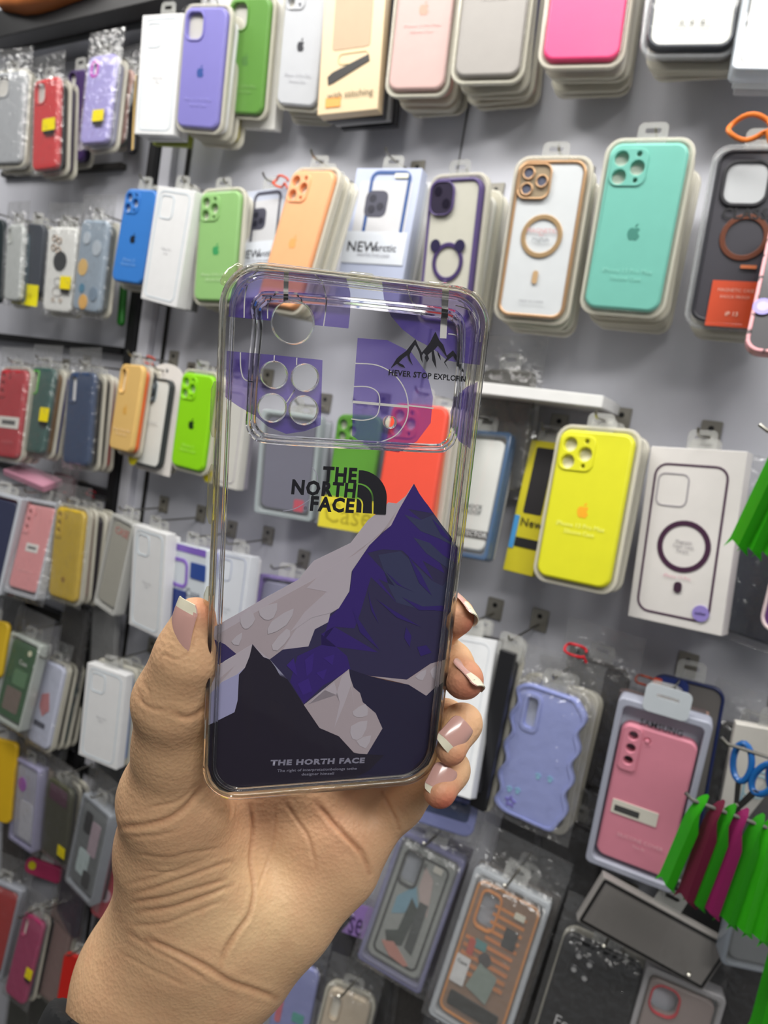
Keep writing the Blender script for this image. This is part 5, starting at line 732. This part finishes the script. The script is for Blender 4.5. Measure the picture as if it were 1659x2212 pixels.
# (path, half width in mm, depth in mm)
CREASE=[(Z3((890,1040),(897,1150),(890,1300),(902,1420),(880,1540),(820,1640),(770,1740)),1.0,1.0),
 (Z3((360,1445),(480,1405),(600,1352),(710,1310),(800,1290)),1.0,.65),(Z3((350,1485),(500,1455),(640,1405),(770,1370)),1.0,.75),
 (Z3((380,1530),(520,1505),(680,1445),(800,1400)),1.1,.8),(Z3((360,1590),(500,1580),(640,1520),(760,1470)),1.0,.5),
 (Z3((330,1400),(450,1365),(560,1315),(660,1270)),.9,.4),(Z3((380,1255),(520,1262),(610,1235),(740,1220)),.9,.4),(Z3((400,1330),(540,1332),(650,1292)),.8,.35),
 (Z3((300,1140),(420,1125),(520,1092),(600,1030),(655,950)),1.2,1.1),(Z3((330,1180),(460,1170),(560,1140)),.9,.35),(Z3((420,1050),(560,1010),(640,930)),.8,.4),
 (Z3((385,520),(400,570),(450,600),(520,600)),.8,.5),(Z3((540,610),(600,640),(670,610),(700,570)),1.2,.8),(Z3((400,470),(430,520),(420,560)),.7,.35),
 (Z3((1050,1020),(1110,1110),(1165,1190),(1200,1320)),.9,.6),(Z3((1200,1030),(1290,1140),(1400,1255),(1440,1350)),1.2,1.2),(Z3((1500,980),(1560,1100),(1580,1150)),.9,.8),
 (Z3((910,1450),(960,1330),(1000,1200),(1010,1050)),.8,.35),(Z3((1300,1100),(1330,1180),(1440,1280)),.8,.3),
 (Z3((420,1655),(560,1715),(700,1785),(800,1850),(900,1885),(1010,1925)),1.4,1.2),(Z3((330,1620),(430,1690),(560,1760),(700,1850)),1.1,.5),(Z3((300,1720),(450,1800),(600,1870)),1.0,.3),
 (Z3((880,1540),(780,1690),(760,1780)),1.2,.7),(Z3((480,380),(500,350),(560,372),(620,330),(640,260)),.5,.45)]
def dist_path(P):
    best=np.full(n,1e9)
    for (a,b) in zip(P,P[1:]):
        ax,ay=a; bx_,by_=b; dx,dy=bx_-ax,by_-ay; t=np.clip(((U-ax)*dx+(Vv-ay)*dy)/(dx*dx+dy*dy),0,1)
        best=np.minimum(best,np.hypot(U-ax-t*dx,Vv-ay-t*dy))
    return best
def sm2(P): return smooth(P,5,False) if len(P)>2 else P
disp=np.zeros(n)
for P,wd,dp in CREASE:
    d=dist_path(sm2(P))*co[:,2]/FPX*1000
    L=np.ones(n); ends=np.minimum(np.hypot(U-P[0][0],Vv-P[0][1]),np.hypot(U-P[-1][0],Vv-P[-1][1])); L=np.clip(ends/22,0.15,1)
    wd*=.75; dp*=.62
    disp+=(-dp*np.exp(-(d/wd)**2)+.25*dp*np.exp(-((d-2.2*wd)/(1.3*wd))**2))*L*front
# gentle bulges: thenar, hypothenar, finger roots
for u0,v0,r0,hgt in ((450,1850,130,2.5),(620,1950,110,1.5),(700,1830,60,.8),(590,1800,60,.6),(480,1760,60,1.0)):
    disp+=hgt*np.exp(-((U-u0)**2+(Vv-v0)**2)/(2*r0*r0)*1.6)*front
for u0,v0,r0,hgt in ((560,1860,60,-2.0),(645,1760,50,-.8)):
    disp+=hgt*np.exp(-((U-u0)**2+(Vv-v0)**2)/(2*r0*r0)*1.6)*front
co+=nr*(disp/1000)[:,None]
# tone masks: redder at the finger ends, darker brown along creases, paler on the heel of the palm
red=np.zeros(n)
for u0,v0,d0,r0,a in ((1005,1345,.243,.007,.9),(1010,1480,.243,.008,1.0),(960,1738,.243,.007,1.0),(985,1640,.243,.006,.6),(445,1320,.218,.006,.55),(430,1700,.26,.015,.25),(560,1740,.27,.02,.2),(720,1800,.27,.02,.2)):
    q=cp(u0,v0,d0); red=np.maximum(red,a*np.exp(-((co-q)**2).sum(1)/(r0*r0)))
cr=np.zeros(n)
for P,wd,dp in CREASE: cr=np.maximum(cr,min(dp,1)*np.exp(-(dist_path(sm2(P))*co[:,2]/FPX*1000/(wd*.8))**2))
pale=np.exp(-((U-560)**2+(Vv-1960)**2)/(2*110**2))
Wd=co@RW.T+np.array(EYE)
me.vertices.foreach_set('co',Wd.ravel()); 
at_=me.color_attributes.new('tone','FLOAT_COLOR','POINT')
at_.data.foreach_set('color',np.stack([red,cr,pale,np.ones(n)],1).ravel())
me.update()
bm=bmesh.new(); bm.from_mesh(me); bmesh.ops.recalc_face_normals(bm,faces=bm.faces); bm.to_mesh(me); bm.free()
SK=bpy.data.materials.new('skin'); SK.use_nodes=True; nt=SK.node_tree; N=nt.nodes; L=nt.links; b=N['Principled BSDF']
va=N.new('ShaderNodeVertexColor'); va.layer_name='tone'; sp=N.new('ShaderNodeSeparateColor'); L.new(va.outputs[0],sp.inputs[0])
tc=N.new('ShaderNodeTexCoord')
def noise(sc,det=3):
    q=N.new('ShaderNodeTexNoise'); q.inputs['Scale'].default_value=sc; q.inputs['Detail'].default_value=det; L.new(tc.outputs['Object'],q.inputs['Vector']); return q
def mixc(a,bc,fac,mode='MIX'):
    q=N.new('ShaderNodeMix'); q.data_type='RGBA'; q.blend_type=mode
    if isinstance(fac,float): q.inputs['Factor'].default_value=fac
    else: L.new(fac,q.inputs['Factor'])
    for i,x in ((6,a),(7,bc)):
        if isinstance(x,tuple): q.inputs[i].default_value=x
        else: L.new(x,q.inputs[i])
    return q.outputs[2]
base=mixc(lin((216,174,134)),lin((226,190,146)),sp.outputs[2])
n1=noise(90,4); base=mixc(base,lin((186,132,104)),N.new('ShaderNodeMath').outputs[0]) if False else base
mr=N.new('ShaderNodeMapRange'); mr.inputs['From Min'].default_value=.4; mr.inputs['From Max'].default_value=.75; mr.inputs['To Max'].default_value=.4; L.new(n1.outputs['Fac'],mr.inputs['Value'])
base=mixc(base,lin((208,156,120)),mr.outputs[0])
base=mixc(base,lin((196,104,84)),sp.outputs[0])
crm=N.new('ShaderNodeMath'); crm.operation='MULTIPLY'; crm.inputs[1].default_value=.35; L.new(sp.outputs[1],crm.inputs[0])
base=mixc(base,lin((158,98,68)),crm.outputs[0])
L.new(base,b.inputs['Base Color']); b.inputs['Roughness'].default_value=.5; b.inputs['Specular IOR Level'].default_value=.35
b.inputs['Subsurface Weight'].default_value=.12; b.inputs['Subsurface Radius'].default_value=(.004,.0015,.0008); b.inputs['Subsurface Scale'].default_value=1
n2=noise(900,3); n3=noise(260,3)
vo=N.new('ShaderNodeTexVoronoi'); vo.inputs['Scale'].default_value=700; L.new(tc.outputs['Object'],vo.inputs['Vector'])
bp=N.new('ShaderNodeBump'); bp.inputs['Strength'].default_value=.3; bp.inputs['Distance'].default_value=.0004; L.new(vo.outputs['Distance'],bp.inputs['Height'])
bp2=N.new('ShaderNodeBump'); bp2.inputs['Strength'].default_value=.22; bp2.inputs['Distance'].default_value=.0012; L.new(n3.outputs['Fac'],bp2.inputs['Height']); L.new(bp.outputs[0],bp2.inputs['Normal']); L.new(bp2.outputs[0],b.inputs['Normal'])
person=empty('person',deep(310,2200,.29)); tag(person,'left hand and wrist in a black sleeve, gripping the clear printed phone case','person')
def pin(o):
    o.parent=person; o.matrix_parent_inverse=Matrix.Translation(-person.location); return o
HAND=pin(link('hand',me,SK)); HAND.matrix_parent_inverse=Matrix(); HAND.location=-person.location; HAND['label']='bare palm, thumb and four curled fingers'
bpy.data.objects['hand'].data.polygons.foreach_set('use_smooth',[True]*len(me.polygons)); 
# sleeve
g2=Grid((-.150,.130,.225),(.0,.24,.365),.002)
S_=None
for ch in ([(330,2110,.290,168),(185,2420,.295,184)],[(430,2150,.290,134),(360,2440,.295,185)],[(290,2260,.292,170),(405,2260,.292,160)]):
    c=g2.chain(ch,.01); S_=c if S_ is None else smin(S_,c,.014)
q=cp(112,2160,.29); ax=np.array([-.36,.93,-.62]); ax/=np.linalg.norm(ax)
pl=-((g2.G[0]-q[0])*ax[0]+(g2.G[1]-q[1])*ax[1]+(g2.G[2]-q[2])*ax[2])
S_=np.maximum(S_,pl)
Vs,Fs=nets(S_,g2.lo,g2.st)
Ws=Vs@RW.T+np.array(EYE); ms=bpy.data.meshes.new('sleeve'); ms.from_pydata(Ws.tolist(),[],Fs.tolist()); ms.update()
bm=bmesh.new(); bm.from_mesh(ms); bmesh.ops.smooth_vert(bm,verts=bm.verts,factor=.5,use_axis_x=True,use_axis_y=True,use_axis_z=True); bmesh.ops.recalc_face_normals(bm,faces=bm.faces); bm.to_mesh(ms); bm.free()
so=pin(link('sleeve',ms,mat((12,14,17),.9))); so['label']='black ribbed cuff of the sleeve'
# nails
NAIL=mat((206,160,150),.22,amt=.03,coat=.5); EDGE=mat((226,220,196),.28,amt=.03,coat=.4)
def nail(c,tip,nrm,W_,L_,curve=.62,tipf=.26,lift=0):
    tip=np.array(tip,float); nrm=np.array(nrm,float); nrm/=np.linalg.norm(nrm); tip-=nrm*(tip@nrm); tip/=np.linalg.norm(tip); side=np.cross(tip,nrm)
    c0=cp(*c); bm=bmesh.new(); nx,ny=14,18; R=W_/2/math.sin(curve*math.pi/2*1.0); grid=[]
    for lay,off in ((0,0),(1,-.0004)):
        gg=[]
        for j in range(ny+1):
            q=j/ny; row=[]
            wl=math.sqrt(max(0,1-((.30-q)/.30)**2))*.35+.65 if q<.30 else (1 if q<.8 else math.sqrt(max(0,1-((q-.8)/.24)**2))*.5+.5)
            for i in range(nx+1):
                s=(i/nx*2-1)*wl; a=s*curve*math.pi/2
                ty=(q-.5)*L_-(0 if q<.8 else (s*s)*.0012)
                p=c0+side*(R*math.sin(a))+nrm*(R*math.cos(a)-R+off-((q-.45)**2)*L_*.22)+tip*ty
                row.append(bm.verts.new(Vector(RW@p)+EYE))
            gg.append(row)
        grid.append(gg)
    for j in range(ny):
        for i in range(nx):
            for lay in (0,1):
                G_=grid[lay]; f_=bm.faces.new((G_[j][i],G_[j][i+1],G_[j+1][i+1],G_[j+1][i])); f_.material_index=1 if (j+.5)/ny>1-tipf-.05*math.cos((i/nx-.5)*3) else 0
    A,B=grid
    for j in range(ny):
        for i in (0,nx): bm.faces.new((A[j][i],A[j+1][i],B[j+1][i],B[j][i]))
    for i in range(nx):
        for j in (0,ny):
            f_=bm.faces.new((A[j][i],A[j][i+1],B[j][i+1],B[j][i])); f_.material_index=1 if j else 0
    bmesh.ops.recalc_face_normals(bm,faces=bm.faces); m_=bpy.data.meshes.new('nail'); bm.to_mesh(m_); bm.free(); m_.materials.append(NAIL); m_.materials.append(EDGE)
    o_=link('fingernail',m_,None); o_.parent=HAND; return o_
nail((373,1352,.2156),(.244,-.963,-.02),(-.74,-.12,-.66),.0125,.0175,.6,.12)
nail((1016,1308,.2425),(.42,.62,-.66),(.86,-.50,.22),.0100,.0120,.6,.45)
nail((1023,1450,.2425),(.52,.66,-.54),(.72,-.68,.10),.0105,.0130,.6,.42)
nail((989,1593,.2410),(-.70,.66,-.30),(.36,-.10,-.90),.0100,.0118,.6,.20)
nail((957,1690,.2425),(-.50,.82,-.28),(.26,-.20,-.93),.0094,.0108,.6,.18)
# ---------------------------------------------------------------- side display at the right with its wires
wr=.36
struct('wall_right',box_mesh(wr,wr+.03,.35,WY,0,2.9),mat((190,190,192),.6))
def wire(u,v,y,label,r=.0016):
    a=at(u,v,y); o=empty('wall_hook',(wr,a.y,a.z)); tag(o,label,'hook','wire hooks on the side display')
    link('rod',tube_mesh([(a.x-wr,0,.004),(a.x-wr+.006,0,.0),(-.1,0,0),(0,0,0)],r,8),STEEL,o); link('mounting_plate',box_mesh(-.003,0,-.01,.01,-.012,.012,.0006),STEEL,o); return a
W1=wire(1478,1722,.60,'steel wire holding the fan of green strips at the lower right')
W2=wire(1638,928,.60,'steel wire end above the upper green strips at the right edge')
W3=wire(1556,1602,.68,'greenish wire carrying the blue-handled scissors')
W4=wire(1600,1990,.64,'wire in the lower right corner behind the lone green strip')
def strip_mesh(L=.085,wd=.0125,fl=.006):
    """a folded plastic strip: eyelet tab at the top, channel body, two pointed ends"""
    bm=bmesh.new(); t=.0008
    def prof(s,half,side,bend):
        return [(-half,0),( half,0),(half+side*.4,side)]
    rows=[]
    for (z,half,side,yo) in ((.008,.0012,0.0,.006),(.004,.0035,.0004,.004),(0,.0045,.0008,.002),(-.008,.0050,.0015,0),(-.016,.0056,.004,-.001),(-.024,.006,.006,-.001),(-L+.006,.006,.006,0),(-L,.006,.006,0)):
        rows.append([bm.verts.new((a,yo+b,z)) for a,b in prof(0,half,side,0)])
    for r0,r1 in zip(rows,rows[1:]):
        for i in range(2): bm.faces.new((r0[i],r0[i+1],r1[i+1],r1[i]))
    l=rows[-1]; p=bm.verts.new((-.0072,-.001,-L-.009)); bm.faces.new((l[0],bm.verts.new((-.0025,0,-L)),p))
    p2=bm.verts.new((.0085,.009,-L-.006)); bm.faces.new((l[2],l[1],p2))
    r_=bmesh.ops.solidify(bm,geom=bm.faces[:],thickness=t); me=bpy.data.meshes.new('strip'); bm.to_mesh(me); bm.free(); return me
SM=strip_mesh()
GR=mat((70,205,34),.38,coat=.3); GD_=mat((58,178,34),.4); MG=mat((176,50,120),.4); MG2=mat((140,48,78),.4)
ordn=['first','second','third','fourth','fifth','sixth','seventh','eighth','ninth','tenth']
xs=[(.010,0,GR,.30),(.022,0,MG2,.2),(.030,0,GD_,.2),(.039,0,MG,.16),(.050,0,GD_,.12),(.058,0,GR,.08),(.068,0,GR,.06),(.076,0,GR,.02),(.086,0,GR,.0)]
for i,(dx,dz,mt,ti) in enumerate(xs):
    me=SM.copy(); o=link('plastic_strip',me,mt); o.location=(W1.x+dx,W1.y-.003,W1.z+.001); o.rotation_euler=(.03,ti,-.9+.05*i)
    tag(o,'%s plastic strip hanging %s from the free end of the lower wire'%('magenta' if mt in(MG,MG2) else 'green',ordn[i]),'plastic strip','plastic strips on the side display')
for i,(dx,ti) in enumerate(((.020,.44),(.028,.40),(.037,.36),(.047,.32),(.058,.28))):
    o=link('plastic_strip',SM.copy(),GR); o.location=(W2.x+dx,W2.y-.002,W2.z+.001); o.rotation_euler=(.05,ti,-.9); o.scale=(1.1,1.1,1.15)
    tag(o,'green plastic strip on the upper right wire, %s from its free end'%ordn[i],'plastic strip','plastic strips on the side display')
o=link('plastic_strip',SM.copy(),GR); o.location=(W4.x+.028,W4.y-.002,W4.z+.001); o.rotation_euler=(.05,.1,-.9); tag(o,'lone green plastic strip in the lower right corner','plastic strip','plastic strips on the side display')
# scissors
def scissors(x,y,z,label,rz):
    s=empty('scissors',(x,y,z),(0,.18,rz)); tag(s,label,'scissors','blue-handled scissors on the wire')
    BL=mat((25,95,165),.35,coat=.3)
    for sx in (-1,1):
        loop=[(sx*.011+.0085*math.cos(a)+sx*.003*math.sin(a),0,-.014+.016*math.sin(a)) for a in np.linspace(0,2*math.pi,20)[:-1]]
        link('handle',tube_mesh(loop,.0028,8,True),BL,s)
        link('blade',shape_mesh([[(sx*.006,-.028),(sx*.012,-.026),(sx*.004,-.05),(-sx*.0045,-.105),(-sx*.001,-.107),(-sx*.0005,-.05)]],sx*.0012,sx*.0012+.0012,.0002),mat((150,150,150),.25,1),s)
    link('pivot',shape_mesh([circle(.0025,0,-.05)],.002,.0035,.0004),STEEL,s)
p=at(1640,1640,.68); scissors(p.x,p.y-.002,p.z+.003,'blue-handled scissors nearest the free end of their wire',-.5)
scissors(p.x+.028,p.y-.002,p.z+.003,'blue-handled scissors cut off by the right edge',-.5)
# coloured ties on some bags
def tie(u,v,y,c,label,s=1):
    a=at(u,v,y); P=[(s*.012*math.cos(t),.003*math.sin(3*t),s*.007*math.sin(t)) for t in np.linspace(.1,5.8,22)]+[(s*.014,0,-s*.010)]
    o=link('tie_string',tube_mesh(P,.0016*s,8),mat(c,.5)); o.location=a; tag(o,label,'tie')
tie(1243,1405,.80,(205,30,45),'red tie looped over the hook above the lavender wavy case')
tie(606,392,.80,(225,80,40),'orange tie beside the top of the apricot case')
tie(1618,275,.76,(225,120,40),'orange strap above the black CLASSIC case',1.5)
tie(1392,1470,.85,(205,90,60),'orange tie beside the navy rimmed case',.8)
tie(322,778,.84,(225,80,50),'orange tie beside the arched white card',.9)
tie(140,1070,.84,(205,30,40),'red tie above the mustard yellow case',.9)
tie(196,1065,.86,(160,25,40),'dark red tie right of the mustard yellow case',.8)
# a pink pack lying across the third-row stacks at far left
a=at(66,1036,.80); o=link('case_box',box_mesh(-.06,.05,-.012,.03,-.006,.006,.001),mat((196,140,160),.4,coat=.4)); o.location=a; o.rotation_euler=(.35,.12,.1); tag(o,'pink pack lying flat above the fourth row at the left','box')
